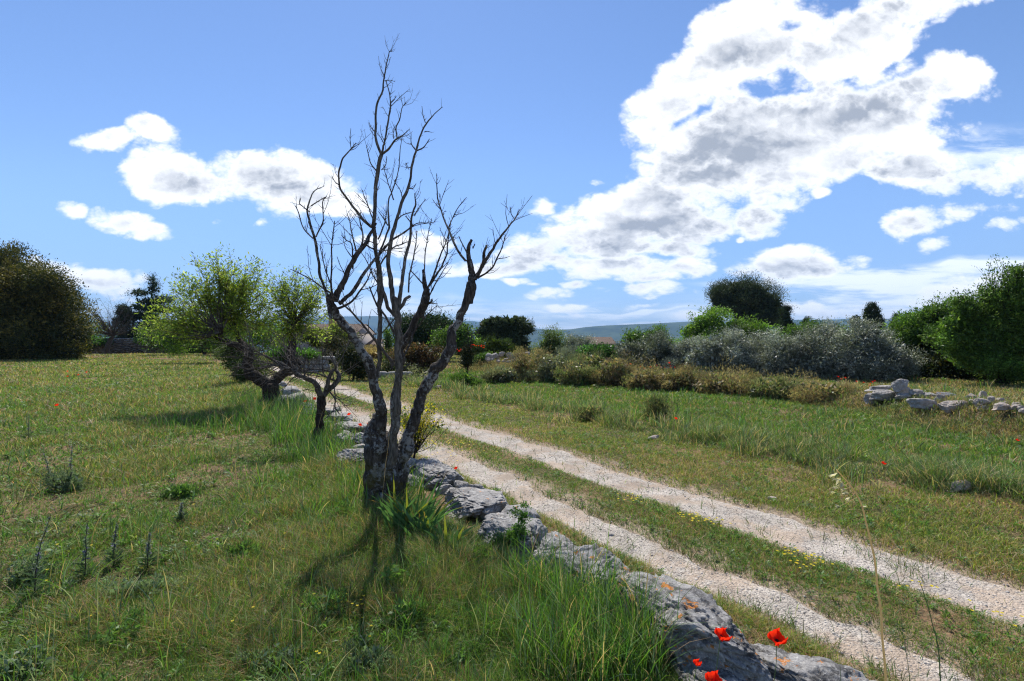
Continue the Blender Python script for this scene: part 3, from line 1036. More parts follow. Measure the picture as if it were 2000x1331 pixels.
def foliage(Lv, blobs, nclump, per, cr, L, asp, pal, rng, outw=.6, up=.25, shell=.45, rag=.25, flat=.75, core=1.0):
    """leaf clumps through the volume of ellipsoid blobs; returns the clump centres"""
    vol = np.array([np.prod(r) ** (2 / 3) for c, r in blobs]); vol /= vol.sum()
    ctr = []
    for (c, r), w in zip(blobs, vol):
        n = max(3, int(nclump * w))
        ns = max(5, int(n / 14))
        ds = unit(rng, ns)
        rs_ = (shell + (1 - shell) * rng.random(ns) ** .6) * (1 + rag * 1.1 * rng.standard_normal(ns)).clip(.3, 1.5)
        sc_ = ds * rs_[:, None]
        si = rng.integers(0, ns, n)
        lump = (.12 + .13 * rng.random(ns)) * (1 if rag > .15 else .6)
        pu = sc_[si] + rng.standard_normal((n, 3)) * lump[si][:, None]
        pn_ = np.linalg.norm(pu, axis=1, keepdims=True)
        lim = 1.02 + .10 * rng.random((n, 1)) + rag * 1.5 * (fbm(pu / pn_.clip(.01) * 1.0 + c * 3, 2.6, 3, 55) - .45)[:, None]
        pu = pu * np.minimum(1, lim / pn_.clip(.01))
        p = c + pu * r
        d = pu / np.linalg.norm(pu, axis=1, keepdims=True).clip(1e-6)
        cc = palc(pal, n, rng, .10) * (1 + .24 * rng.standard_normal((ns, 1)))[si].clip(.5, 1.6)
        k = per
        g = rng.standard_normal((n, k, 3)).clip(-1.7, 1.7) * [1, 1, flat] * cr * (.6 + .8 * rng.random((n, 1, 1)))
        P = (p[:, None] + g).reshape(-1, 3)
        D = np.repeat(d, k, 0) * outw + unit(rng, n * k) * .8 + [0, 0, up]
        C = np.repeat(cc, k, 0) * (1 + .2 * rng.standard_normal((n * k, 1))).clip(.4, 1.8)
        LL = L * (.6 + .8 * rng.random(n * k))
        P[:, 2] = np.maximum(P[:, 2], zmin_of(P) + .02)
        Lv.add(P, D, unit(rng, n * k), LL, LL * asp, C)
        # inner mass of larger leaves that closes the crown
        m_ = int(n * k * .16)
        q_ = c + unit(rng, m_) * (rng.random((m_, 1)) ** .4 * .72) * r
        q_[:, 2] = np.maximum(q_[:, 2], zmin_of(q_) + .03)
        Li = L * (1.6 + 1.0 * rng.random(m_))
        Lv.add(q_, unit(rng, m_), unit(rng, m_), Li, Li * max(asp, .5), palc(pal, m_, rng) * core)
        ctr.append(p)
    return np.concatenate(ctr)


def zmin_of(P):
    return zground(P[:, 0], P[:, 1])


def fan(Tb, Lv, hub, blobs, nb, rng, r0=.02, leaf=None, nsub=5, sag=.0, curve=.25, sublen=.3, sides=5, lo=.35):
    """branches from a hub to targets spread through blobs, each with side shoots that carry leaves"""
    vol = np.array([np.prod(r) ** (2 / 3) for c, r in blobs]); vol /= vol.sum()
    for (c, r), w in zip(blobs, vol):
        n = max(2, int(round(nb * w)))
        d = unit(rng, n)
        tg = c + d * (rng.random((n, 1)) ** .4) * r
        for t in tg:
            v = t - hub
            Ln = np.linalg.norm(v)
            side = unit(rng, 1)[0] * Ln * .10
            m1 = hub + v * .33 + side + np.array([0, 0, -curve * Ln * .2 + sag * Ln * .2])
            m2 = hub + v * .68 + side * .7 + np.array([0, 0, -curve * Ln * .14])
            P, R, Tg = Tb.add([hub, m1, m2, t], [r0, r0 * .6, r0 * .33, r0 * .12], sides, 4)
            for k in range(nsub):
                i = int(len(P) * (lo + (.98 - lo) * rng.random()))
                i = min(i, len(P) - 1)
                dd = Tg[i] * .6 + unit(rng, 1)[0] * .8 + np.array([0, 0, .25 - sag])
                dd /= np.linalg.norm(dd)
                sl = sublen * (.4 + .8 * rng.random())
                e = P[i] + dd * sl + np.array([0, 0, -.15 * sag * sl])
                Tb.add([P[i], (P[i] + e) / 2 + unit(rng, 1)[0] * sl * .06, e], [r0 * .18, r0 * .12, r0 * .05], 4, 2)
                if leaf:
                    nl = leaf['n']
                    f = rng.random((nl, 1)) ** .8
                    p = P[i] * (1 - f) + e * f + rng.standard_normal((nl, 3)) * leaf.get('spread', .03)
                    C = palc(leaf['pal'], nl, rng)
                    LL = leaf['L'] * (.6 + .8 * rng.random(nl))
                    Lv.add(p, dd + unit(rng, nl) * .9 + [0, 0, leaf.get('up', 0)], unit(rng, nl), LL, LL * leaf['asp'], C)
            if leaf:
                nl = leaf['n']
                i = (len(P) * (lo + .1 + (.9 - lo) * rng.random(nl))).astype(int).clip(0, len(P) - 1)
                LL = leaf['L'] * (.6 + .8 * rng.random(nl))
                Lv.add(P[i] + rng.standard_normal((nl, 3)) * leaf.get('spread', .03), Tg[i] + unit(rng, nl) * .9, unit(rng, nl), LL, LL * leaf['asp'], palc(leaf['pal'], nl, rng))


# ------------------------------------------------------------------ the big lichened dead tree
def A(x, y): return 540 + x * .4508, 80 + y * .4508
def B(x, y): return 560 + x * .3757, 560 + y * .3757


def dead_tree():
    rng = np.random.default_rng(21)
    base = gp(742, 985)
    root = thing('dead_tree', 'tall leafless dead tree with lichened forked limbs growing beside the boulders', 'tree', base)
    Y0 = base[1]

    def tr(pts, conv, y0, y1, r0, r1=None, rs=None):
        """trace photo positions; depth goes y0 -> y1; radii in photo pixels"""
        n = len(pts)
        out = []; R = []
        for k, p in enumerate(pts):
            f = k / max(n - 1, 1)
            Y = y0 + (y1 - y0) * f
            px, py = conv(*p)
            out.append(W(px, py, Y))
            rp = rs[k] if rs else r0 + (r1 - r0) * f
            R.append(rp * Y / 1000)
        return out, R

    # trunk
    T1 = Tubes()
    p, r = tr([(512, 1290), (508, 1180), (512, 1060), (520, 960), (522, 870), (515, 800)], B, Y0, Y0, 0, rs=[36, 34, 33, 33, 30, 20])
    T1.add(p, r, 56, 14, .16, 9, 1, flute=.07)
    p, r = tr([(455, 1200), (445, 1000), (465, 880), (462, 760), (480, 660)], B, Y0 - .05, Y0 - .08, 0, rs=[19, 16, 19, 20, 14])
    T1.add(p, r, 30, 10, .2, 10, 2)
    p, r = tr([(570, 1180), (575, 1000), (600, 880), (640, 790)], B, Y0, Y0 + .1, 0, rs=[17, 16, 18, 13])
    T1.add(p, r, 30, 10, .2, 10, 3)
    T1.build('trunk', M_BARK, root)

    def limb(mat, segs, nsp=14, name='limb', seed=0, spl=.1, label=None):
        Tb = Tubes()
        for k, (pts, conv, ya, yb, rs, sides) in enumerate(segs):
            if len(rs) == 2:
                rs = list(np.linspace(rs[0], rs[1], len(pts)))
            p, r = tr(pts, conv, Y0 + ya, Y0 + yb, 0, rs=[q * (.74 if rs[0] > 5 else .86) for q in rs])
            p = [q + (unit(rng, 1)[0] * .010 if 0 < i < len(p) - 1 else 0) for i, q in enumerate(p)]
            thick = rs[0] > 5
            P, R, Tg = Tb.add(p, r, sides, 12 if thick else 7, .27 if thick else .14, 20 if thick else 34, seed + k, flute=.03 if thick else 0)
            L = np.linalg.norm(np.diff(P, axis=0), axis=1).sum()
            if not thick and L > .25:          # longer dead side shoots with their own twiglets
                spurs(Tb, P, R, Tg, rng, int(L * 5) + 1, .12, .34, .5, r=.0026)
            spurs(Tb, P, R, Tg, rng, int(L * (8 if thick else 24)) + 2, .015, spl * 1.2 if not thick else .09, r=.0024)
        o = Tb.build(name, mat, root)
        if label: o['label'] = label
        return o

    # thick left limb with its stub and the shoots that rise from it
    limb(M_BARK, [
        ([(480, 880), (470, 780), (482, 640), (455, 520), (420, 400), (370, 290), (300, 200), (240, 115), (215, 50)], B, -.05, -.35, [17, 17, 15, 13.5, 12.5, 11, 10.5, 10, 8], 26),
        ([(225, 1150), (215, 1080), (195, 1030), (180, 930), (170, 860), (145, 780), (135, 740), (150, 690), (172, 650), (208, 628)], A, -.35, -.6, [6, 5, 4.2, 3.8, 3.4, 2.8, 2.2, 1.8, 1.4, .8], 8),
        ([(160, 858), (120, 810), (95, 750), (83, 715)], A, -.5, -.6, [1.8, .8], 6),
        ([(145, 742), (118, 718), (100, 700), (106, 680)], A, -.5, -.6, [1.5, .7], 5),
        ([(150, 715), (180, 690), (212, 677)], A, -.5, -.6, [1.5, .8], 5),
        ([(172, 850), (190, 815), (205, 770), (204, 700), (218, 672)], A, -.5, -.4, [1.8, .8], 6),
        ([(250, 1130), (285, 1050), (315, 990), (350, 930), (380, 880), (410, 840), (432, 790)], A, -.32, -.1, [9, 7.5, 6.5, 5.5, 5, 4, 2.8], 12),
        ([(270, 1140), (330, 1080), (380, 1010), (430, 940), (500, 870), (570, 820), (610, 790), (655, 790)], A, -.3, .1, [6, 4.5, 4, 3.4, 3, 2.2, 1.5, .9], 8),
        ([(245, 1120), (238, 1040), (235, 960), (238, 880), (252, 780)], A, -.36, -.5, [2.6, 1], 6),
        ([(238, 1060), (215, 990), (195, 930), (190, 880)], A, -.36, -.6, [1.6, .7], 5),
        ([(335, 960), (370, 860), (362, 780), (366, 735)], A, -.2, -.2, [2.6, .9], 6),
        ([(330, 990), (325, 890), (300, 860), (282, 842)], A, -.2, -.4, [2, .8], 5),
        ([(352, 930), (335, 870), (318, 800), (305, 745)], A, -.2, -.35, [2, .9], 5),
        ([(290, 1080), (300, 1020), (262, 935)], A, -.3, -.2, [1.5, .7], 5),
        ([(380, 880), (420, 900), (480, 905), (545, 900)], A, -.2, .1, [2, .8], 5),
        ([(260, 1160), (330, 1130), (380, 1060), (415, 985)], A, -.3, -.5, [3, 1], 6),
        ([(228, 1130), (232, 1170), (236, 1205)], A, -.36, -.4, [5, 3], 7),
        ([(60, 990), (110, 1010), (170, 1040), (215, 1080), (260, 1120)][::-1], A, -.36, -.2, [2.4, .8], 5),
    ], seed=10)
    # pale central stem that carries the right-hand tall shoot
    limb(M_BARKPALE, [
        ([(545, 950), (552, 780), (572, 650), (576, 500), (576, 350), (574, 200), (570, 130), (566, 60)], B, -.14, -.12, [13, 12, 11, 10.5, 10.5, 9.5, 9, 8], 22),
        ([(520, 1180), (508, 1110), (494, 1040), (489, 960), (492, 870), (518, 780), (545, 700), (573, 620), (588, 540), (600, 480), (622, 410), (645, 358), (680, 325), (720, 287)], A, -.12, .1, [7.5, 7, 5.8, 5, 4.6, 4.2, 3.8, 3.3, 3, 2.8, 2.4, 2.1, 1.3, .7], 12),
        ([(645, 355), (636, 320), (630, 283)], A, .1, .12, [1.2, .6], 5),
        ([(604, 478), (635, 458), (663, 425)], A, .1, .0, [1.8, .8], 5),
        ([(600, 470), (585, 440), (583, 400)], A, .1, .2, [1.5, .7], 5),
        ([(640, 395), (658, 396), (672, 397)], A, .1, .1, [1.1, .6], 5),
        ([(572, 640), (590, 635), (605, 618)], A, .1, .1, [1.3, .7], 5),
        ([(588, 545), (570, 550), (560, 525), (575, 560)], A, .1, .1, [1.1, .6], 5),
        ([(524, 1170), (545, 1140), (560, 1120), (578, 1106)], A, -.1, .0, [5, 4.2, 3.6, 3.4], 10),
        ([(530, 1150), (545, 1060), (560, 950), (578, 860), (590, 760), (602, 705), (598, 660)], A, -.08, .15, [5, 4.2, 3.6, 3, 2.4, 2, .7], 9),
        ([(572, 1090), (580, 1020), (590, 960), (600, 880), (610, 825)], A, .0, .15, [2, 1], 6),
        ([(598, 760), (615, 730), (640, 700), (648, 685)], A, .15, .2, [1.3, .6], 5),
        ([(590, 800), (575, 775), (560, 760)], A, .1, .0, [1.2, .7], 5),
        ([(520, 780), (545, 755), (570, 745), (600, 740)], A, .0, .1, [1.6, .7], 5),
        ([(512, 1190), (480, 1150), (462, 1080), (448, 1000), (446, 930), (470, 860), (482, 800), (482, 700), (508, 640), (525, 560), (535, 480), (545, 412)], A, -.1, .1, [5.5, 4.8, 4, 3.6, 3, 2.8, 2.4, 2, 1.6, 1.3, 1, .6], 9),
        ([(508, 690), (490, 630), (476, 580), (462, 535)], A, .05, .0, [1.5, .7], 5),
        ([(482, 800), (460, 770), (442, 740)], A, .05, -.1, [1.6, .8], 5),
        ([(570, 820), (600, 800), (640, 790), (690, 785)], A, .1, .2, [1.2, .6], 5),
        ([(548, 700), (535, 650), (515, 610), (515, 600)], A, .1, .1, [1.2, .6], 5),
    ], seed=40, label='pale grey central stem of the dead tree')
    # tall left stem, the highest of all
    limb(M_BARKPALE, [
        ([(470, 470), (478, 430), (484, 300), (487, 150), (482, 20), (478, -70)], B, -.15, -.08, [6.5, 5.5, 5.2, 5, 4.8, 4.6], 12),
        ([(447, 1180), (448, 1100), (447, 1040), (437, 960), (431, 860), (425, 780), (428, 680), (437, 580), (455, 495)], A, -.1, -.02, [4.8, 5, 5, 4.8, 4.6, 4.6, 4.2, 4.4, 4.2], 12),
        ([(455, 495), (435, 440), (424, 380), (436, 290), (455, 220), (468, 170), (472, 120), (482, 85), (490, 45), (500, 47)], A, -.02, .05, [3.4, 2.8, 2.5, 2.3, 2, 1.8, 1.5, 1.2, .9, .5], 9),
        ([(457, 490), (474, 410), (490, 330), (495, 270), (485, 215), (474, 172)], A, 0, .1, [2.4, 2.1, 1.8, 1.5, 1.2, .9], 7),
        ([(497, 268), (508, 252), (515, 238)], A, .08, .1, [1.2, .6], 5),
        ([(455, 495), (485, 468), (512, 430), (545, 412), (575, 384)], A, 0, -.1, [2.8, 2.4, 2, 1.4, .7], 7),
        ([(522, 420), (520, 375), (532, 330), (545, 295), (562, 268)], A, -.05, -.1, [1.7, .7], 6),
        ([(508, 425), (505, 390), (512, 368)], A, -.05, -.1, [1, .5], 5),
        ([(470, 173), (492, 173), (514, 177)], A, .05, .05, [.8, .5], 5),
        ([(425, 392), (412, 375), (402, 355)], A, 0, .0, [1.3, .6], 5),
        ([(462, 440), (448, 420), (436, 402)], A, 0, .0, [1.2, .7], 5),
        ([(433, 565), (410, 535), (395, 490), (389, 453)], A, 0, -.1, [1.7, .7], 6),
        ([(455, 560), (470, 535), (476, 500)], A, 0, .1, [1.3, .7], 5),
        ([(430, 812), (400, 795), (365, 765), (335, 730), (308, 690), (282, 645), (270, 600), (272, 560), (290, 512), (323, 468), (345, 442)], A, -.05, -.3, [3.4, 3.2, 2.9, 2.6, 2.4, 2.2, 2, 1.9, 1.7, 1.4, .8], 8),
        ([(323, 466), (322, 430), (322, 380)], A, -.3, -.3, [1, .6], 5),
        ([(271, 625), (252, 608), (239, 585)], A, -.25, -.3, [1.3, .7], 5),
        ([(428, 800), (405, 730), (385, 680), (372, 648)], A, -.02, .1, [1.8, .8], 5),
        ([(440, 860), (465, 800), (478, 740)], A, -.02, .2, [2, 1], 6),
        ([(440, 980), (470, 940), (500, 900), (545, 880), (575, 870)], A, 0, .3, [2.2, .9], 6),
        ([(438, 880), (395, 870), (370, 900), (345, 915)], A, 0, -.3, [1.4, .7], 5),
        ([(445, 1060), (415, 1010), (395, 960), (365, 910)], A, 0, -.2, [1.8, .8], 5),
    ], seed=70)
    # right inner limb with cut stub
    limb(M_BARK, [
        ([(560, 760), (555, 600), (575, 500), (598, 400), (596, 330), (640, 240), (690, 150), (718, 60), (728, 10)], B, .2, .3, [11, 9, 9, 10, 11, 9.5, 9, 8.5, 8], 18),
        ([(625, 1200), (652, 1110), (645, 1060), (636, 1030), (635, 992)], A, .3, .3, [8, 7.5, 6, 4.6, 3.6], 14),
        ([(640, 1095), (690, 1020), (725, 955), (743, 890), (750, 830), (757, 780)], A, .3, .4, [3.2, 2.6, 2, 1.6, 1.2, .7], 7),
        ([(655, 1075), (690, 990), (715, 930), (735, 880), (752, 810)], A, .3, .2, [2.6, .8], 6),
        ([(640, 1060), (615, 1030), (590, 1005), (582, 998)], A, .3, .2, [2, .9], 6),
        ([(638, 1010), (645, 900), (658, 830), (672, 770)], A, .3, .45, [1.5, .7], 5),
        ([(655, 1120), (680, 1060), (720, 1000), (745, 960)], A, .3, .1, [1.8, .8], 5),
        ([(640, 1150), (670, 1138), (698, 1140)], A, .3, .2, [2, .8], 5),
        ([(650, 1140), (668, 1128), (672, 1120)], A, .3, .1, [3, 1.4], 5),
        ([(600, 400), (560, 380), (540, 400), (550, 430)], B, .2, .15, [3, 1.8], 6),
        ([(650, 260), (690, 200), (740, 140), (785, 95)], B, .25, .1, [2.4, .8], 6),
        ([(660, 240), (640, 300), (600, 380)], B, .2, .1, [3, 2], 6),
    ], seed=90)
    # thick right limb
    limb(M_BARK, [
        ([(560, 950), (625, 800), (668, 665), (715, 545), (775, 440), (835, 350), (868, 250), (905, 150), (945, 40), (960, -20)], B, .05, .2, [15, 15, 14.5, 14, 13.5, 13.5, 12, 10.5, 9.5, 9.5], 26),
        ([(835, 1140), (852, 1050), (845, 1000), (832, 950)], A, .2, .25, [9.5, 9.5, 8.5, 7.5], 18),
        ([(832, 960), (828, 920), (838, 890), (846, 862)], A, .25, .25, [7, 5.5, 4.4, 3.6], 12),
        ([(860, 1035), (895, 965), (930, 910), (965, 860), (1000, 805), (1030, 772), (1052, 730)], A, .22, .4, [4.4, 3.8, 3.2, 2.6, 2, 1.5, .7], 8),
        ([(1030, 772), (1018, 745), (1014, 720)], A, .4, .4, [1.1, .6], 5),
        ([(872, 1020), (890, 960), (900, 920), (910, 886)], A, .2, .1, [4, 3.6, 3, 2.6], 8),
        ([(870, 1030), (930, 985), (965, 930), (978, 880), (992, 840)], A, .22, .1, [2.6, .8], 6),
        ([(960, 945), (985, 945), (1012, 934)], A, .15, .1, [1, .5], 5),
        ([(820, 955), (785, 905), (750, 825), (718, 755), (702, 680), (694, 575)], A, .25, .0, [2.8, 2.6, 2.3, 1.8, 1.4, .7], 7),
        ([(742, 815), (765, 765), (790, 720), (824, 678)], A, .15, .1, [1.5, .7], 5),
        ([(722, 765), (728, 745), (735, 738)], A, .1, .1, [1.1, .6], 5),
        ([(828, 925), (805, 880), (790, 848)], A, .25, .2, [1.8, .9], 5),
        ([(850, 900), (860, 880)], A, .25, .25, [2, 1.2], 5),
        ([(752, 840), (765, 870), (768, 850)], A, .2, .1, [1.1, .6], 5),
        ([(640, 400), (600, 440), (575, 500)], B, .1, .1, [1.5, 1], 5),
    ], seed=120)
    # thin cross branch in front of the fork
    limb(M_TWIG, [
        ([(555, 412), (520, 360), (470, 300), (420, 235), (380, 180), (330, 120), (290, 90), (265, 60)], B, -.12, -.4, [4, 3.4, 3, 2.6, 2.4, 2, 1.6, 1], 7),
        ([(420, 235), (400, 250), (370, 255)], B, -.3, -.4, [1.4, .8], 5),
        ([(560, 250), (520, 160), (470, 90), (430, 0)], B, -.1, -.2, [3, 1.5], 6),
        ([(487, 250), (530, 200), (560, 170)], B, -.1, -.1, [1.6, 1], 5),
        ([(372, 640), (505, 600), (560, 480)], B, -.1, -.1, [.01, .01], 4),
    ], seed=150, spl=.16)


def leaning_tree():
    """leafing almond with a low forked trunk; two sub-crowns"""
    rng = np.random.default_rng(22)
    b = gp(533, 793)
    root = thing('almond_tree', 'low forked almond tree with spring green leaves leaning over the field', 'tree', b)
    Y0 = b[1]
    c = lambda x, y: (380 + x * .16, 620 + y * .16)

    def tr(pts, ya, yb, rs, conv=c):
        n = len(pts)
        if len(rs) == 2: rs = np.linspace(rs[0], rs[1], n)
        P = []; R = []
        for k, p in enumerate(pts):
            Y = Y0 + ya + (yb - ya) * k / (n - 1)
            P.append(W(*conv(*p), Y)); R.append(rs[k] * Y / 1000)
        return P, R
    Tb = Tubes()
    P, R = tr([(900, 1160), (905, 1050), (930, 950), (940, 880), (960, 820)], 0, 0, [15, 14, 14, 16, 12]); Tb.add(P, R, 30, 10, .2, 5, 1, flute=.08)
    P, R = tr([(930, 900), (840, 800), (760, 740), (680, 690), (640, 560), (660, 430), (560, 370), (400, 310), (330, 240), (320, 120)], 0, -.7, [11, 10.5, 10, 9.5, 9, 7.5, 6.5, 6.5, 5.5, 4]); Tb.add(P, R, 22, 10, .2, 6, 2)
    P, R = tr([(930, 880), (980, 790), (1060, 700), (1150, 660), (1170, 560), (1180, 400), (1190, 260), (1220, 130), (1210, 0)], 0, .5, [12, 9, 9, 8, 8, 7.5, 6.5, 5, 4]); Tb.add(P, R, 20, 10, .2, 6, 3)
    P, R = tr([(660, 400), (560, 290), (500, 150), (480, 20)], -.1, .6, [7, 5, 4, 3]); Tb.add(P, R, 12, 8, .15, 8, 4)
    P, R = tr([(1190, 260), (1130, 100), (1070, 0)], .4, .7, [5, 4, 3]); Tb.add(P, R, 12, 8, .15, 8, 5)
    P, R = tr([(400, 310), (230, 240), (100, 160), (-40, 100), (-200, 60)], -.1, -.8, [4, 3, 2.4, 1.8, 1]); Tb.add(P, R, 9, 8, .12, 8, 6)
    Tb.build('trunk', M_BARKDK, root)
    pal = [((.23, .31, .05), 3), ((.32, .38, .07), 2), ((.15, .23, .045), 2), ((.40, .42, .12), 1)]
    leaf = dict(n=9, L=.085, asp=.32, pal=pal, spread=.05, up=-.1)
    for nm, hub, bl, nb, lf in [
        ('crown', W(*c(325, 180), Y0 - .68), [(400, 540, 42, 30), (440, 520, 30, 22), (360, 575, 44, 24), (318, 610, 42, 22), (300, 640, 34, 14), (350, 645, 44, 20)], 60, 7),
        ('crown', W(*c(360, 60), Y0 + .2), [(455, 545, 44, 34), (500, 545, 40, 32), (420, 500, 14, 18), (505, 520, 18, 14), (470, 590, 50, 34), (410, 610, 44, 34)], 60, 7),
        ('crown', W(*c(490, 30), Y0 + .6), [(520, 580, 36, 34), (535, 620, 34, 30), (480, 640, 40, 26), (400, 655, 44, 18), (440, 570, 40, 36)], 40, 7),
        ('crown', W(*c(1215, 60), Y0 + .5), [(585, 560, 50, 34), (560, 600, 40, 36), (612, 590, 30, 44), (605, 650, 40, 22), (545, 560, 26, 26), (560, 640, 44, 34), (630, 600, 24, 50)], 88, 5)]:
        Tb = Tubes(); Lv = Leaves()
        blobs = [blob3(x, Y0 - .6 if hub[0] < -7.2 else Y0 + .2) for x in bl]
        lf2 = dict(leaf); lf2['n'] = lf
        fan(Tb, Lv, hub, blobs, nb, rng, .020, lf2, 10, 0, .3, .34, lo=.52)
        cr = Lv.build(nm, M_LEAFB, root)
        br = Tb.build('branches', M_TWIG, cr)
        br.location = (0, 0, 0)


def small_dead_tree():
    rng = np.random.default_rng(23)
    b = gp(622, 868)
    root = thing('dead_tree', 'small dead tree with low crooked spreading twigs beside the track', 'tree', b)
    Y0 = b[1]
    c = lambda x, y: (480 + x * .2254, 640 + y * .2254)

    def tr(pts, ya, yb, rs):
        n = len(pts)
        if len(rs) == 2: rs = np.linspace(rs[0], rs[1], n)
        P = []; R = []
        for k, p in enumerate(pts):
            Y = Y0 + ya + (yb - ya) * k / (n - 1)
            P.append(W(*c(*p), Y)); R.append(rs[k] * Y / 1000)
        return P, R
    Tb = Tubes()
    P, R = tr([(625, 1030), (630, 900), (645, 760), (660, 660), (668, 600)], 0, 0, [8.5, 8, 8, 8.5, 7]); Tb.add(P, R, 24, 10, .17, 12, 1, flute=.05)
    Tb.build('trunk', M_BARKDK, root)
    for segs in [
        [([(660, 610), (625, 550), (600, 490), (550, 450), (500, 430), (440, 410), (400, 370)], 0, -.3, [6.5, 6, 5.5, 5, 4.2, 3.4, 2.6], 12),
         ([(400, 370), (300, 310), (200, 270), (110, 215), (20, 160)], -.3, -.6, [2.4, .8], 6),
         ([(380, 360), (250, 330), (150, 350), (20, 360), (-120, 330)], -.4, -.2, [2.2, .8], 6),
         ([(300, 330), (180, 250), (60, 220), (-80, 130), (-160, 150)], -.4, -.8, [1.8, .6], 6),
         ([(450, 410), (330, 390), (220, 410), (120, 440)], -.3, -.1, [1.6, .6], 5),
         ([(420, 390), (380, 290), (340, 220), (350, 140)], -.3, .1, [1.6, .6], 5),
         ([(400, 370), (340, 340), (230, 320), (130, 290), (-30, 240)], -.3, -.1, [2.2, .8], 6),
         ([(510, 430), (505, 350), (512, 290), (517, 225)], -.2, -.2, [1.8, .8], 6),
         ([(440, 410), (400, 450), (340, 520), (310, 540)], -.2, -.3, [1, .5], 5),
         ([(300, 310), (250, 350), (190, 380)], -.5, -.6, [1, .5], 5),
         ([(180, 260), (140, 180), (165, 85)], -.5, -.5, [1, .5], 5)],
        [([(670, 610), (700, 560), (770, 490), (810, 440), (800, 390), (780, 360)], 0, .2, [6, 5.5, 5, 4.5, 3.6, 3], 12),
         ([(700, 545), (720, 460), (745, 390), (775, 360), (770, 310), (730, 240)], 0, -.1, [4.5, 4, 3.4, 2.6, 1.8, 1], 9),
         ([(760, 380), (680, 370), (600, 360), (500, 365), (400, 355)], .1, -.3, [2.6, 2.2, 1.8, 1.4, 1], 6),
         ([(800, 470), (700, 430), (600, 390), (520, 380)], .1, -.3, [2, 1], 6),
         ([(730, 560), (770, 620), (775, 690), (805, 745)], 0, -.2, [1.6, .7], 5),
         ([(765, 510), (775, 600), (765, 700), (700, 780)], 0, -.3, [1.3, .6], 5),
         ([(810, 440), (830, 400), (850, 380)], .2, .2, [1.6, .8], 5)]]:
        Tb = Tubes()
        for (pts, ya, yb, rs, sides) in segs:
            P, R = tr(pts, ya, yb, rs)
            P, R, Tg = Tb.add(P, R, sides, 7, .14, 20, 3)
            L = np.linalg.norm(np.diff(P, axis=0), axis=1).sum()
            spurs(Tb, P, R, Tg, rng, int(L * 24), .08, .75, .12, .0032)
        Tb.build('limb', M_TWIG, root)


dead_tree(); leaning_tree(); small_dead_tree()


# ------------------------------------------------------------------ trees and shrubs further off
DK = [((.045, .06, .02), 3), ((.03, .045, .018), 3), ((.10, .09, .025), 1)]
YEW = [((.075, .08, .018), 3), ((.19, .16, .035), 2), ((.035, .05, .014), 2)]
PINE = [((.05, .075, .035), 3), ((.08, .10, .045), 2), ((.035, .05, .025), 2)]
CYP = [((.03, .05, .022), 3), ((.045, .065, .025), 2)]
GRN = [((.09, .17, .03), 3), ((.13, .22, .04), 2), ((.06, .12, .025), 2), ((.18, .26, .05), .6)]
LGRN = [((.14, .25, .035), 3), ((.19, .30, .05), 2), ((.09, .18, .03), 2)]
OLV = [((.28, .30, .25), 3), ((.16, .18, .135), 3), ((.44, .46, .41), 1.8), ((.09, .11, .07), 1)]
RUS = [((.11, .06, .03), 3), ((.16, .10, .045), 2), ((.06, .07, .025), 2)]
JUN = [((.07, .11, .02), 3), ((.12, .15, .03), 2), ((.04, .06, .015), 2)]
IVY = [((.09, .20, .02), 3), ((.05, .12, .018), 3)]


def shrub(name, label, cat, px, Y, blobs, n, per, cr, L, asp, pal, mat, seed, group=None, trunk=None, shell=.35, rag=.3, up=.25, fanp=None, outw=.6, bark=None):
    """trunk: list of (px,py,r_px) ; blobs in photo positions at depth Y"""
    rng = np.random.default_rng(seed)
    gx = (px - 1000) / 1000 * Y
    gz = float(zground([gx], [Y])[0])
    root = thing(name, label, cat, (gx, Y, gz), group)
    Lv = Leaves()
    bl = [(c_, r_ * (1.1 if rag > .15 else 1.0)) for c_, r_ in [blob3(b, Y) for b in blobs]]
    ctr = foliage(Lv, bl, n, per, cr, L, asp, pal, rng, outw, up, shell, rag)
    Tb = Tubes()
    base = np.array([gx, Y, gz - .05])
    top = np.mean([c for c, r in bl], 0)
    if trunk:
        P = [base] + [W(a, b_, Y) for a, b_, r in trunk]
        R = [trunk[0][2] * 1.25 * Y / 1000] + [r * Y / 1000 for a, b_, r in trunk]
        Tb.add(P, R, 12, 6, .15, 4, seed)
        hub = P[-1]
    else:
        hub = base * .6 + top * .4
        Tb.add([base, hub], [.012 * Y / 4, .008 * Y / 4], 8, 3, .1, 5)
    pick_ = ctr[rng.permutation(len(ctr))[:min(26, len(ctr))]]
    for p in pick_:
        m = (hub + p) / 2 + rng.standard_normal(3) * .04 * np.linalg.norm(p - hub)
        Tb.add([hub, m, p], [.0035 * Y / 3, .002 * Y / 3, .001 * Y / 4], 5, 3)
    if fanp:
        fan(Tb, Lv, hub, [blob3(b, Y) for b in fanp['blobs']], fanp['n'], rng, fanp.get('r', .03), dict(n=fanp.get('leaves', 6), L=L, asp=asp, pal=pal, spread=cr * .35), 6, 0, .25, fanp.get('sub', .5))
    Lv.build('crown', mat, root)
    Tb.build('trunk', bark or M_BARKDK, root)
    return root


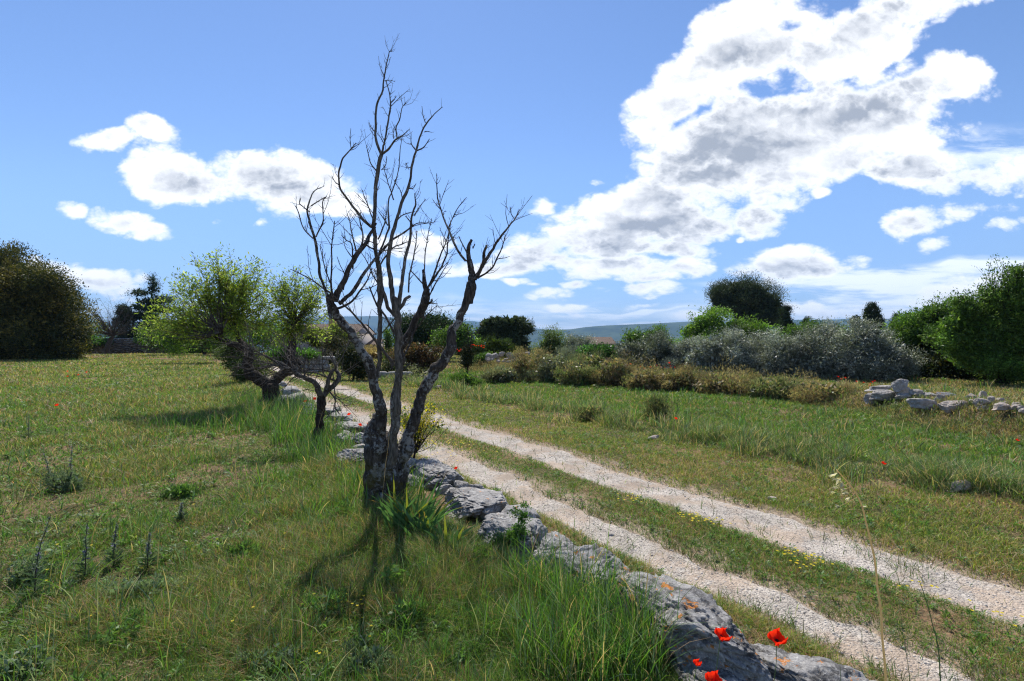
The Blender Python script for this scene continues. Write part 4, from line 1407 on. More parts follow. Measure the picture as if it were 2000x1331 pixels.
def background():
    S = shrub
    # --- left
    S('evergreen_tree', 'huge dense dark evergreen at the far left edge of the field', 'tree', 40, 43, [(20, 600, 95, 95), (82, 624, 66, 68), (-70, 600, 130, 110), (45, 560, 75, 55), (112, 658, 42, 36), (60, 660, 95, 42), (-10, 540, 60, 40), (95, 570, 40, 32), (10, 688, 110, 22), (95, 684, 56, 18), (-100, 690, 90, 30)],
      2300, 70, .40, .17, .45, YEW, M_DARKLEAF, 31, shell=.5, rag=.35)
    S('topiary_tree', 'dark dome topped clipped column tree by the far left wall', 'tree', 244, 60, [(244, 640, 15, 48), (244, 612, 15, 20), (244, 672, 15, 22)], 420, 40, .16, .12, .4, CYP, M_DARKLEAF, 32, shell=.8, rag=.03, up=.6)
    S('cedar_tree', 'blue green cedar with tiered drooping boughs behind the almond tree', 'tree', 300, 62, [(300, 560, 10, 22), (292, 590, 30, 7), (275, 572, 18, 5), (312, 605, 34, 7), (280, 618, 34, 7), (305, 635, 45, 9), (290, 655, 44, 10), (320, 585, 24, 6), (300, 675, 50, 14), (268, 600, 16, 4)],
      520, 40, .35, .2, .25, [((.05, .085, .05), 3), ((.035, .06, .04), 2)], M_DARKLEAF, 33, trunk=[(300, 640, 3)], shell=.1, rag=.5)
    S('orchard_tree', 'nearly bare orchard tree with thin twigs by the far left wall', 'tree', 205, 54, [(190, 632, 30, 22)], 30, 12, .25, .1, .4, LGRN, M_LEAF, 34, trunk=[(212, 672, 4.2), (222, 655, 2.8)], shell=.2,
      fanp=dict(blobs=[(195, 610, 38, 36), (170, 640, 26, 24), (240, 610, 34, 34), (225, 640, 40, 22)], n=80, r=.045, leaves=0, sub=1.0), bark=M_TWIG)
    S('orchard_tree', 'light green young tree beside the dark evergreen at far left', 'tree', 178, 66, [(180, 645, 24, 26), (215, 650, 18, 20), (165, 665, 26, 14)], 90, 20, .4, .16, .4, LGRN, M_LEAF, 35, shell=.2,
      fanp=dict(blobs=[(190, 640, 34, 30)], n=20, r=.05, leaves=5, sub=.9))
    S('leafy_tree', 'bright green tree standing behind the almond trunk', 'tree', 470, 36, [(470, 650, 58, 46), (420, 660, 46, 36), (520, 655, 44, 40), (365, 645, 50, 32), (335, 660, 46, 22), (560, 660, 36, 30)], 560, 34, .3, .12, .42, LGRN, M_LEAF, 36, trunk=[(470, 680, 4)], shell=.2)
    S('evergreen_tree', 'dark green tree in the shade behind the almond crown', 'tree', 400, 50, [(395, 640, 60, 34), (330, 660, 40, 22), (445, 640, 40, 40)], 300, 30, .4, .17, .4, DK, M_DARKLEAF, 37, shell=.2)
    S('shrub', 'dark rounded shrub at the foot of the leaning almond limb', 'shrub', 478, 19.5, [(465, 700, 32, 34), (490, 715, 34, 32), (455, 678, 22, 18), (480, 732, 28, 16)], 360, 40, .12, .06, .45, [((.09, .13, .03), 3), ((.15, .19, .05), 1.5), ((.05, .07, .02), 2)], M_DARKLEAF, 38, shell=.3)
    S('shrub', 'dry brown shrub with a rounded top at the right of the track', 'shrub', 600, 30, [(655, 670, 26, 16), (680, 690, 22, 22), (660, 700, 30, 16)], 240, 30, .18, .09, .4, [((.10, .09, .04), 2), ((.07, .08, .03), 2)], M_DARKLEAF, 39, shell=.3)
    S('shrub', 'dark green shrub left of the thick dead limb by the track', 'shrub', 690, 22, [(692, 710, 22, 28), (704, 725, 20, 20), (682, 690, 16, 14)], 240, 34, .12, .07, .42, DK, M_DARKLEAF, 40, shell=.3)
    S('shrub', 'wheat coloured patch of tall dry scrub by the tiled house', 'shrub', 720, 40, [(700, 692, 60, 9), (745, 690, 40, 9)], 240, 26, .25, .22, .12, [((.36, .27, .14), 3), ((.28, .2, .1), 2)], M_GRASS, 41, shell=.1, up=1.4)
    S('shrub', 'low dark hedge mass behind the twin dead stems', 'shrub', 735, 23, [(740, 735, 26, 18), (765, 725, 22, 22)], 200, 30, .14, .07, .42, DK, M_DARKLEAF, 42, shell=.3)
    S('slender_tree', 'small slim pale green tree framed by the dead stems', 'tree', 758, 34, [(758, 660, 10, 28), (760, 690, 12, 20)], 110, 26, .15, .09, .4, GRN, M_LEAF, 43, shell=.2)
    S('conifer_tree', 'broad dark green conifer behind the dead tree', 'tree', 830, 42, [(800, 640, 34, 26), (850, 636, 40, 24), (830, 660, 55, 26), (880, 645, 24, 18), (790, 665, 26, 30)], 480, 40, .34, .19, .25, [((.04, .075, .028), 3), ((.03, .05, .02), 2)], M_DARKLEAF, 44, shell=.35)
    S('shrub', 'reddish brown shrub between the dead limbs', 'shrub', 812, 25, [(815, 690, 36, 26), (790, 705, 34, 26), (840, 705, 26, 24), (808, 725, 40, 20)], 520, 34, .15, .08, .42, RUS, M_LEAF, 45, shell=.3)
    S('shrub', 'grey twiggy dry shrub at the edge of the mown verge', 'shrub', 800, 21, [(800, 748, 40, 20), (835, 742, 30, 22)], 150, 18, .16, .09, .2, [((.2, .19, .13), 2), ((.1, .12, .05), 2)], M_LEAF, 46, shell=.2,
      fanp=dict(blobs=[(790, 740, 36, 26), (830, 745, 26, 18)], n=22, r=.014, leaves=1, sub=.25), bark=M_TWIG)
    S('leafy_tree', 'fresh green fig like tree right of the thick dead limb', 'tree', 905, 34, [(905, 668, 26, 28), (870, 675, 26, 24), (930, 680, 20, 22), (895, 650, 16, 12)], 300, 30, .25, .13, .5, GRN, M_LEAF, 47, shell=.25)
    S('pine_tree', 'ragged wind bent pine with dark needle clumps', 'tree', 985, 40, [(955, 638, 18, 14), (945, 655, 14, 14), (985, 632, 22, 12), (1015, 634, 18, 14), (1028, 645, 13, 8), (1000, 655, 22, 14), (975, 660, 22, 14), (1015, 672, 20, 14), (1022, 692, 14, 14), (965, 628, 10, 6)], 480, 40, .2, .2, .13, PINE, M_DARKLEAF, 48, trunk=[(1005, 690, 5), (995, 650, 3)], shell=.2, rag=.4)
    S('juniper_shrub', 'yellowish dark juniper in front of the ragged pine', 'shrub', 975, 33, [(962, 680, 20, 20), (985, 686, 22, 18), (1000, 693, 14, 12), (955, 692, 14, 10)], 320, 34, .16, .13, .2, JUN, M_DARKLEAF, 49, shell=.3, up=.9)
    S('shrub', 'low leafy shrub on a single dark stem left of the rock pile', 'shrub', 912, 24, [(912, 704, 12, 15), (915, 690, 9, 12)], 110, 30, .12, .07, .42, DK, M_DARKLEAF, 50, shell=.2,
      fanp=dict(blobs=[(915, 665, 16, 34), (925, 660, 12, 30)], n=12, r=.03, leaves=1, sub=.6))
    S('shrub', 'round fresh green shrub alone at the meadow edge', 'shrub', 910, 18.5, [(910, 745, 22, 19), (892, 752, 14, 13), (928, 752, 13, 13)], 300, 34, .08, .055, .2, GRN, M_LEAF, 51, shell=.3, up=1.0)
    S('shrub', 'low green shrub growing behind the rock pile', 'shrub', 945, 29, [(945, 702, 20, 9), (930, 706, 12, 8)], 110, 30, .13, .08, .42, GRN, M_LEAF, 52, shell=.2)
    S('creeper_tree', 'dark creeper clad tree in front of the farmhouse roof', 'tree', 655, 40, [(655, 655, 30, 16), (625, 668, 26, 14), (680, 665, 22, 14), (600, 655, 24, 18)], 260, 32, .2, .12, .45, [((.08, .11, .03), 3), ((.22, .26, .05), 1.5), ((.05, .06, .02), 2)], M_LEAF, 76, shell=.2, rag=.45)
    # --- middle right
    S('feathery_shrub', 'feathery green shrub right of the gap to the hills', 'shrub', 1075, 30, [(1075, 672, 24, 22), (1060, 690, 20, 18), (1092, 685, 18, 20)], 260, 26, .2, .1, .3, [((.11, .17, .05), 3), ((.16, .2, .08), 2)], M_LEAF, 53, shell=.25,
      fanp=dict(blobs=[(1077, 655, 26, 20)], n=22, r=.018, leaves=5, sub=.4))
    S('olive_bush', 'grey olive bush between the feathery shrub and the tiled roof', 'shrub', 1130, 30, [(1130, 676, 30, 20), (1112, 690, 20, 18), (1150, 690, 24, 16)], 300, 34, .18, .09, .26, OLV, M_OLIVE, 54, shell=.3)
    S('mallow_bush', 'bright green leafy bush low on the grassy bank', 'shrub', 1165, 22.5, [(1165, 692, 24, 15), (1180, 700, 16, 10)], 180, 30, .12, .08, .6, [((.08, .2, .045), 3), ((.06, .14, .03), 2)], M_LEAF, 55, shell=.25)
    S('silver_shrub', 'silvery upright shrub on the crest of the bank', 'shrub', 1112, 23.5, [(1112, 706, 26, 22), (1135, 712, 24, 18), (1090, 715, 16, 14)], 300, 30, .14, .1, .16, [((.22, .24, .17), 3), ((.14, .16, .1), 2), ((.3, .3, .2), 1)], M_OLIVE, 56, shell=.2, up=1.3)
    S('leafy_tree', 'young tree with upright green shoots left of the olives', 'tree', 1265, 30, [(1235, 662, 22, 16), (1275, 662, 20, 18), (1258, 672, 40, 12), (1300, 672, 18, 14)], 260, 26, .2, .11, .38, GRN, M_LEAF, 57, shell=.2,
      fanp=dict(blobs=[(1285, 650, 18, 16), (1230, 652, 14, 12)], n=16, r=.02, leaves=7, sub=.4))
    S('olive_bush', 'dark grey olive bush at the left end of the olive row', 'olive bush', 1215, 25, [(1215, 692, 34, 30), (1245, 690, 26, 24), (1195, 705, 20, 16)], 380, 36, .16, .085, .26, OLV[:2] + [((.10, .12, .07), 3)], M_OLIVE, 58, shell=.3, group='olive bushes in a row')
    S('olive_bush', 'shadowy olive bush second in the olive row', 'olive bush', 1295, 24, [(1290, 690, 34, 34), (1320, 700, 26, 24), (1270, 702, 22, 20)], 420, 36, .16, .085, .26, OLV[:2] + [((.08, .10, .05), 3)], M_OLIVE, 59, shell=.3, group='olive bushes in a row')
    S('olive_bush', 'silvery olive bush in front of the pale green tree', 'olive bush', 1400, 21.5, [(1395, 695, 44, 46), (1430, 700, 42, 42), (1362, 708, 32, 34), (1450, 690, 22, 26), (1470, 715, 26, 24)], 720, 40, .15, .085, .25, OLV, M_OLIVE, 60, shell=.3, group='olive bushes in a row',
      fanp=dict(blobs=[(1380, 672, 26, 14), (1440, 668, 30, 14)], n=26, r=.016, leaves=12, sub=.3))
    S('olive_bush', 'widest silvery olive bush at the middle of the row', 'olive bush', 1570, 20.5, [(1540, 698, 46, 46), (1600, 690, 48, 50), (1510, 715, 26, 26), (1570, 720, 60, 28), (1610, 655, 20, 16)], 900, 40, .15, .085, .25, OLV, M_OLIVE, 61, shell=.3, group='olive bushes in a row',
      fanp=dict(blobs=[(1540, 670, 36, 16), (1605, 650, 30, 20)], n=26, r=.016, leaves=12, sub=.3))
    S('olive_bush', 'tallest silvery olive bush at the right end of the row', 'olive bush', 1700, 19.5, [(1680, 690, 50, 52), (1730, 700, 46, 46), (1650, 706, 36, 42), (1700, 725, 60, 26), (1700, 650, 18, 14), (1765, 715, 30, 28)], 1000, 40, .15, .085, .25, OLV, M_OLIVE, 62, shell=.3, group='olive bushes in a row',
      fanp=dict(blobs=[(1690, 655, 40, 22), (1700, 640, 22, 22), (1750, 672, 26, 14)], n=26, r=.016, leaves=12, sub=.3))
    S('olive_bush', 'small olive bush filling the gap between the shadowy one and the next', 'olive bush', 1345, 23, [(1345, 700, 30, 30), (1330, 715, 26, 20)], 360, 36, .15, .085, .26, OLV, M_OLIVE, 77, shell=.3, group='olive bushes in a row')
    S('olive_bush', 'olive bush closing the gap left of the widest olive', 'olive bush', 1485, 22, [(1485, 700, 34, 36), (1470, 715, 30, 24)], 460, 36, .15, .085, .26, OLV, M_OLIVE, 78, shell=.3, group='olive bushes in a row')
    S('umbrella_pine', 'large round headed dark pine towering behind the olives', 'tree', 1455, 70, [(1455, 582, 52, 34), (1415, 590, 30, 28), (1498, 600, 32, 32), (1440, 570, 34, 22), (1470, 615, 44, 24), (1405, 575, 16, 16), (1500, 620, 22, 22)], 1100, 46, .5, .3, .16, PINE, M_DARKLEAF, 63, trunk=[(1470, 640, 7), (1465, 610, 5)], shell=.45, rag=.2)
    S('leafy_tree', 'spreading bright green tree in front of the round pine', 'tree', 1400, 34, [(1385, 630, 36, 24), (1350, 650, 24, 20), (1430, 648, 44, 26), (1480, 648, 34, 20), (1345, 672, 24, 18), (1400, 672, 60, 20)], 640, 34, .26, .13, .42, LGRN, M_LEAF, 64, trunk=[(1400, 680, 4), (1395, 660, 3)], shell=.25,
      fanp=dict(blobs=[(1380, 618, 30, 16), (1345, 632, 26, 16), (1460, 632, 30, 12)], n=26, r=.03, leaves=9, sub=.6))
    g = 'dark cypresses behind the olives'
    S('cypress_tree', 'cypress beside the right flank of the round pine', 'cypress', 1534, 62, [(1536, 628, 12, 28), (1536, 650, 12, 24)], 220, 40, .22, .16, .25, CYP, M_DARKLEAF, 65, shell=.6, rag=.08, up=1.5, group=g)
    S('cypress_tree', 'cypress top peeping just above the green trees', 'cypress', 1573, 75, [(1573, 632, 7, 14), (1573, 655, 8, 22)], 90, 36, .22, .17, .25, CYP, M_DARKLEAF, 66, shell=.6, rag=.08, up=1.5, group=g)
    S('cypress_tree', 'slim cypress just left of the broad cypress', 'cypress', 1674, 62, [(1674, 632, 8, 21), (1674, 655, 10, 24)], 160, 40, .2, .16, .25, CYP, M_DARKLEAF, 67, shell=.6, rag=.08, up=1.5, group=g)
    S('cypress_tree', 'broad double topped cypress, darkest of the cypresses', 'cypress', 1705, 58, [(1696, 626, 11, 34), (1712, 626, 11, 32), (1704, 650, 18, 34)], 480, 40, .2, .16, .25, CYP, M_DARKLEAF, 68, shell=.6, rag=.08, up=1.6, group=g)
    S('cypress_tree', 'cypress half hidden by the big tree at right', 'cypress', 1748, 60, [(1748, 640, 10, 22), (1748, 660, 11, 20)], 130, 40, .22, .16, .25, CYP, M_DARKLEAF, 69, shell=.6, rag=.08, up=1.5, group=g)
    S('leafy_tree', 'green tree filling the gap between pine and slim cypress', 'tree', 1600, 42, [(1560, 655, 26, 18), (1600, 648, 28, 18), (1640, 655, 24, 18), (1600, 672, 60, 18)], 440, 32, .28, .14, .42, GRN, M_LEAF, 70, shell=.25,
      fanp=dict(blobs=[(1635, 638, 20, 12), (1590, 638, 22, 10)], n=14, r=.03, leaves=8, sub=.6))
    S('leafy_tree', 'leafy green tree directly behind the right end of the olives', 'tree', 1810, 22, [(1800, 655, 50, 42), (1845, 645, 44, 46), (1765, 675, 34, 30), (1830, 678, 60, 34), (1825, 615, 30, 20), (1875, 665, 44, 46), (1880, 630, 34, 30)], 1200, 44, .17, .1, .4, GRN, M_LEAF, 71, trunk=[(1815, 720, 7), (1820, 690, 5)], shell=.45, rag=.5,
      fanp=dict(blobs=[(1800, 620, 40, 20), (1850, 600, 30, 22), (1765, 650, 26, 22), (1880, 640, 30, 40)], n=90, r=.03, leaves=11, sub=.6))
    S('leafy_tree', 'tallest leafy tree cut by the right edge of the picture', 'tree', 1960, 17.5, [(1930, 640, 50, 48), (1985, 615, 48, 56), (1940, 590, 26, 24), (1960, 675, 60, 34), (2040, 610, 60, 80), (1900, 672, 44, 34), (1990, 560, 26, 26), (2050, 690, 60, 46), (1975, 712, 50, 28), (1905, 698, 50, 34), (1870, 640, 36, 40)], 1500, 46, .14, .085, .4, GRN, M_LEAF, 72, trunk=[(1965, 720, 9), (1968, 670, 7)], shell=.45, rag=.5,
      fanp=dict(blobs=[(1930, 580, 30, 26), (1990, 545, 26, 24), (1890, 620, 30, 40), (1950, 540, 20, 26), (1900, 590, 20, 20)], n=110, r=.03, leaves=11, sub=.6))
    S('shrub', 'dark leaved undergrowth filling in the black shadow beneath the big right hand trees', 'undergrowth', 1870, 20.5, [(1850, 715, 64, 38), (1920, 715, 64, 44), (1795, 728, 44, 28), (1990, 725, 56, 44), (2060, 720, 50, 50)], 1300, 40, .2, .11, .4, DK, M_DARKLEAF, 73, shell=.2)  # wide dark foliage stands in for the black shadow under these trees
    SAGE = [((.20, .22, .14), 3), ((.13, .15, .08), 2), ((.28, .24, .14), 1.5)]
    DRYR = [((.25, .18, .10), 3), ((.32, .25, .14), 2), ((.15, .17, .07), 2.5)]
    MIX = [((.12, .16, .06), 3), ((.20, .20, .10), 2), ((.30, .22, .12), 1)]
    for k, (px, py, Y, rx, ry, pal, lab) in enumerate([
        (1035, 722, 21.5, 30, 22, DRYR, 'rusty dry bush at the left end of the grassy bank'),
        (1085, 728, 20.5, 32, 26, SAGE, 'grey green bush on the bank below the silvery shrub'),
        (1130, 738, 19, 30, 20, MIX, 'low mixed green bush at the foot of the bank'),
        (1160, 722, 20.5, 26, 20, MIX, 'greenish bush below the bright green leafy bush'),
        (1200, 735, 18.8, 30, 26, DRYR, 'tallest rusty brown bush on the middle of the bank'),
        (1262, 748, 17.5, 30, 16, DRYR, 'flat rusty tangle right of the tallest rusty bush'),
        (1325, 745, 17.2, 36, 13, DRYR, 'straw coloured tangle below the shadowy olive'),
        (1420, 752, 16.2, 50, 13, DRYR, 'long straw coloured tangle below the silvery olive'),
        (1520, 762, 15, 44, 14, MIX, 'green and straw tangle along the bank below the widest olive'),
        (1600, 772, 14, 40, 15, DRYR, 'brown tangle left of the tumbled wall'),
        (1160, 815, 11.2, 22, 16, MIX, 'dark tuft in the strip of tall grass'),
        (1285, 812, 11.0, 18, 24, MIX, 'upright weedy tuft near the pale stone'),
        (980, 735, 20.5, 26, 12, SAGE, 'pale low tuft right of the round green shrub')]):
        if py < 780: rx, ry, py = rx * 1.3, ry * 1.45, py - ry * .28
        S('wild_bush', lab, 'bush', px, Y, [(px, py, rx, ry), (px - rx * .5, py + ry * .3, rx * .6, ry * .6), (px + rx * .5, py + ry * .35, rx * .6, ry * .6)], 240, 34, .1, .07, .2, pal, M_GRASS, 400 + k, group='wild bushes along the bank', shell=.2, up=.9)
    # leafy herbs round the foot of the dead tree and in the near field
    HB = [((.10, .20, .04), 3), ((.15, .24, .06), 2), ((.08, .15, .05), 1)]
    GY = [((.15, .21, .12), 3), ((.11, .17, .08), 2), ((.20, .24, .16), 1)]
    for k, (px, py, rx, ry, pal, lab) in enumerate([
        (660, 1010, 40, 22, HB, 'leafy green herb clump left of the dead trunk'),
        (625, 1190, 52, 26, HB, 'feathery green herb in the foreground with yellow flowers'),
        (770, 1130, 38, 40, HB, 'tall feathery herb standing in the trunk shadow'),
        (790, 1200, 34, 30, HB, 'herb clump lower in the trunk shadow'),
        (530, 1290, 60, 26, GY, 'grey green herb clump at the bottom edge left of centre'),
        (270, 1150, 60, 24, GY, 'grey leaved clover like clump in the left foreground'),
        (230, 1240, 48, 24, HB, 'green clump below the grey leaved clump'),
        (130, 940, 40, 22, GY, 'grey green clump around the tall far flower spike'),
        (60, 1110, 44, 34, GY, 'long leaved grey clump at the left edge'),
        (40, 1290, 60, 40, GY, 'shaggy grey green clump in the bottom left corner'),
        (350, 960, 34, 14, HB, 'low green herb clump in the middle of the left field'),
        (480, 1080, 36, 16, HB, 'small herb clump beside a bare earth patch'),
        (950, 1095, 34, 26, HB, 'bright green leafy clump below the spiny shrub'),
        (720, 1290, 44, 26, GY, 'thin leaved clump in the shadow at the bottom'),
        (900, 1290, 36, 20, HB, 'low herb clump at the bottom beside the tall grass')]):
        Yk = HC / ((py + ry * .6 - 660) / 1000)
        S('herb_clump', lab, 'herb', px, Yk, [(px, py, rx, ry), (px - rx * .5, py + ry * .4, rx * .6, ry * .5), (px + rx * .5, py + ry * .4, rx * .6, ry * .5)], 60, 20, .018 * Yk / 3, .011 * Yk / 3 + .008, .24, pal, M_LEAF, 430 + k, group='herb clumps in the near field', shell=.05, rag=.3, up=.9, outw=.4)
    # yellow flowering broom beside the dead trunk
    S('broom_shrub', 'thin yellow flowering broom bush beside the big dead trunk', 'shrub', 800, 6.9, [(800, 815, 38, 30), (838, 800, 26, 16), (850, 830, 22, 14), (815, 850, 30, 22)], 120, 20, .045, .022, .3, [((.11, .17, .035), 3), ((.80, .64, .02), 2.6), ((.06, .10, .02), 1.5)], M_LEAF, 74, shell=.2,
      fanp=dict(blobs=[(800, 800, 44, 32), (855, 805, 42, 24), (800, 840, 44, 24)], n=44, r=.006, leaves=6, sub=.12))
    # thistle like green shrub in front of the boulders
    S('small_shrub', 'small spiny green shrub in front of the grey boulders', 'shrub', 1000, 4.25, [(1018, 1010, 14, 22), (1010, 1050, 24, 28), (985, 1060, 24, 22), (1030, 1060, 18, 24), (960, 1080, 22, 16)], 170, 22, .022, .019, .5, [((.07, .16, .03), 3), ((.11, .2, .04), 2)], M_LEAF, 75, shell=.2)


background()
# ------------------------------------------------------------------ stones
def ico(sub):
    import bmesh
    bm = bmesh.new()
    bmesh.ops.create_icosphere(bm, subdivisions=sub, radius=1.0)
    V = np.array([v.co[:] for v in bm.verts]); F = np.array([[v.index for v in f.verts] for f in bm.faces])
    bm.free()
    return V, F


ICO = {k: ico(k) for k in (3, 4, 5, 6)}


def rock(name, label, cat, px, py, L, Wd, H, turn, mat, seed, sub=4, lift=0.0, tilt=0.0, roll=0.0, z0=None, Y=None, group=None, rough=.13, cuts=14):
    """a stone at a ground position; L along 'turn' (degrees from +X), Wd across, H high"""
    rng = np.random.default_rng(seed)
    V, F = ICO[sub]
    V = V.copy()
    for k in range(cuts):
        n = unit(rng, 1)[0]
        if k < 3: n = np.array([.25 * rng.standard_normal(), .25 * rng.standard_normal(), 1.0]); n /= np.linalg.norm(n)
        d = .55 + .3 * rng.random()
        e = V @ n - d
        V = V - np.where(e > 0, e * .93, 0)[:, None] * n
    V = V / np.abs(V).max(0)
    lowz = np.minimum(V[:, 2], 0)          # bedded stones do not taper away below
    V[:, :2] /= np.sqrt(np.clip(1 - lowz ** 2, .3, 1))[:, None]
    if sub >= 5:                       # fracture facets and ledges on the bigger boulders
        q = V * [1, Wd / L, H / L]
        led = fbm(q * [.6, .6, 2.2] + seed, 2.4, 3, seed + 21) * 5
        fr = led - np.floor(led)
        V = V * (1 - rough * .75 * sstep(fr, .72, .98) + rough * .3 * fr)[:, None]
        cell = vnoise(q * 5.5 + seed, seed + 33)
        V = V * (1 - rough * .55 * (np.floor(cell * 4) / 4 - .4))[:, None]
    f = fbm(V * [1, Wd / L, H / L] + seed * 3.1, 2.1, 4, seed) - .5
    f2 = fbm(V * [1, Wd / L, H / L] + seed, 8, 5, seed + 5, .65) - .5
    pit = sstep(fbm(V + seed, 6.5, 3, seed + 9), .58, .75)
    crack = np.abs(fbm(V * [1, 1, 1.6] + seed * 2, 2.6, 3, seed + 13) - .5)
    V = V * (1 + rough * 2.4 * f + rough * 1.5 * f2 - rough * .55 * pit - rough * .9 * (1 - sstep(crack, 0, .035)))[:, None]
    V = V * [L / 2, Wd / 2, H / 2]
    a, b_, c = math.radians(turn), math.radians(tilt), math.radians(roll)
    Rx = np.array([[1, 0, 0], [0, math.cos(c), -math.sin(c)], [0, math.sin(c), math.cos(c)]])
    Ry = np.array([[math.cos(b_), 0, math.sin(b_)], [0, 1, 0], [-math.sin(b_), 0, math.cos(b_)]])
    Rz = np.array([[math.cos(a), -math.sin(a), 0], [math.sin(a), math.cos(a), 0], [0, 0, 1]])
    V = V @ (Rz @ Ry @ Rx).T
    if Y is not None:
        p = W(px, py, Y)
    else:
        p = gp(px, py, z0 if z0 is not None else lift + H * .3)
        g = float(zground([p[0]], [p[1]])[0])
        p[2] = g + H * .28 + lift
    o = mesh(name, V + p, F, None, mat, None, sub < 5 or True, None, p)
    return tag(o, label, cat, group)


def stones():
    WD = 123           # direction of the wall
    g = 'boulders of the low field wall'
    R = lambda px, py, L, Wd, H, turn, mat, seed, label, sub=5, lift=0., tilt=0, roll=0, **k: rock('boulder', label, 'boulder', px, py, L, Wd, H, WD + turn, mat, seed, sub, lift, tilt, roll, group=g, **k)
    R(1338, 1203, 1.02, .46, .36, 4, M_ROCKO, 101, 'largest grey boulder with orange lichen behind the poppies', 6, .05, rough=.15, z0=.2)
    R(1385, 1325, .62, .40, .22, -20, M_ROCKO, 102, 'broken whitish boulder below the largest one at the bottom edge', 6, -.02)
    R(1590, 1345, .75, .36, .26, 6, M_ROCKO, 103, 'speckled boulder in the wall nearest to the bottom right poppy', 6)
    R(1490, 1318, .2, .16, .16, 30, M_ROCK, 117, 'small chunk wedged between the two boulders nearest the camera', 4)
    R(1143, 1118, .72, .46, .34, 0, M_ROCKO, 104, 'second large boulder with orange spots up the wall', 6)
    R(1183, 1155, .24, .18, .2, 30, M_ROCK, 105, 'small brown sided stone between the two lichened boulders', 5)
    R(1090, 1074, .30, .28, .34, 0, M_ROCK, 106, 'knobbly round grey stone beside the spiny green shrub', 5)
    R(1003, 1035, .84, .50, .36, 6, M_ROCK, 107, 'pale pitted boulder behind the spiny green shrub', 6)
    R(940, 978, .95, .62, .30, -4, M_ROCK, 108, 'flat pale slab right of the iris clump', 6)
    R(898, 946, .25, .14, .12, 10, M_ROCK, 109, 'dark edged block lying on the slab beside the track', 5, .14)
    R(929, 953, .19, .13, .11, 40, M_ROCK, 110, 'small loose stone perched at the track side of the slab', 5, .12)
    R(850, 925, .95, .66, .34, 0, M_ROCK, 111, 'shaded rough boulder just right of the dead trunk', 6)
    R(775, 915, .5, .6, .34, 0, M_ROCK, 118, 'boulder hidden behind the dead trunk', 5)
    R(702, 898, .86, .62, .36, -3, M_ROCK, 112, 'boulder with black pits just left of the dead trunk', 6)
    R(712, 862, .80, .34, .22, 6, M_ROCK, 113, 'thin tilted slab left of the dead trunk nearest the track', 5, .05, roll=12)
    R(676, 858, .62, .34, .24, -12, M_ROCK, 114, 'slab behind the pitted boulder left of the dead trunk', 5, .03, roll=-8)
    R(690, 835, .95, .55, .22, 4, M_ROCK, 115, 'broad flat stone below the small roadside poppies', 5, .02)
    R(655, 838, .60, .45, .2, 10, M_ROCK, 116, 'flat stone at the foot of the small dead tree', 5)
    R(665, 815, 1.1, .6, .18, 2, M_ROCK, 119, 'long flat stone right of the small dead tree trunk', 5)
    R(632, 803, .9, .5, .2, 8, M_ROCK, 120, 'flat stone partly behind the small dead tree trunk', 5)
    R(600, 795, 1.1, .5, .25, 0, M_ROCK, 121, 'grey stone between the small dead tree and the almond', 4)
    R(583, 778, 1.0, .6, .35, -6, M_ROCK, 122, 'upper grey stone right of the almond trunk', 4)
    R(566, 764, 1.3, .6, .35, 0, M_ROCK, 123, 'grey stone highest up the track behind the almond trunk', 4)
    R(540, 748, 1.3, .7, .3, 0, M_ROCK, 124, 'far flat stone seen through the fork of the almond', 4)
    rng = np.random.default_rng(77)
    for k in range(46):
        s_ = 1.2 + 15 * rng.random() ** .8
        t_ = 2.58 + .2 * rng.standard_normal()
        x_, y_ = xy(s_, t_)
        if y_ < 2.9: continue
        px_, py_ = 1000 + x_ / y_ * 1000, 660 + (HC - .05) / y_ * 1000
        sz = .12 + .18 * rng.random()
        rock('stone', 'small grey filler stone bedded between the boulders of the low wall', 'stone', px_, py_, sz * 1.3, sz, sz * .8, 360 * rng.random(), M_ROCK, 500 + k, 4, group='filler stones of the low field wall')
    # loose stones in the verge and track
    rock('stone', 'single pale stone lying in the strip of tall grass', 'stone', 1278, 857, .22, .14, .12, 20, M_ROCKP, 130, 4)
    rock('stone', 'flat white stone in the far verge of the track', 'stone', 1508, 972, .14, .09, .05, 10, M_ROCKP, 131, 4)
    rock('stone', 'pinkish stone at the right end of the tall grass strip', 'stone', 1876, 960, .26, .16, .14, 0, M_ROCKP, 132, 4)
    rock('stone', 'grey pebble in the near wheel rut', 'stone', 1194, 1037, .07, .05, .03, 0, M_ROCKG, 133, 3)
    rock('stone', 'small pale stone on the verge by the grey twiggy shrub', 'stone', 856, 760, .3, .2, .16, 0, M_ROCKP, 134, 3)
    # rubble on the bank at the right
    c = lambda x, y: (1640 + x * .18, 700 + y * .18)
    Y0 = 12.4
    def K(x, y, w, h, label, seed, mat=M_ROCKG, dy=0., dep=None, sub=4, tilt=0, name='wall_stone', turn=0):
        px, py = c(x, y)
        _, pb = c(x, max(y + h * .5, 455))
        Yd = 11.0
        for _k in range(12):
            zz = float(zground([(px - 1000) / 1000 * Yd], [Yd])[0]) + .01
            Yd = .5 * Yd + .5 * (HC - zz) / ((pb - 660) / 1000)
        Yd += dy * .5
        rock(name, label, 'stone', px, py, w * .18 / 1000 * Yd, (dep or w * .6) * .18 / 1000 * Yd, h * .18 / 1000 * Yd * 1.3, turn, mat, seed, 5 if w > 120 else sub, tilt=tilt, Y=Yd, group='stones of the tumbled wall on the bank', rough=.09, cuts=18)
    K(645, 290, 235, 105, 'thick slab tilted upward on top of the tumbled wall', 201, M_ROCKG, .3, tilt=-24)
    K(440, 320, 230, 42, 'long thin slab left of the tilted slab', 202, M_ROCKG, .4, tilt=-3)
    K(500, 390, 270, 115, 'large rounded stone under the tilted slab', 203, M_ROCKG, 0)
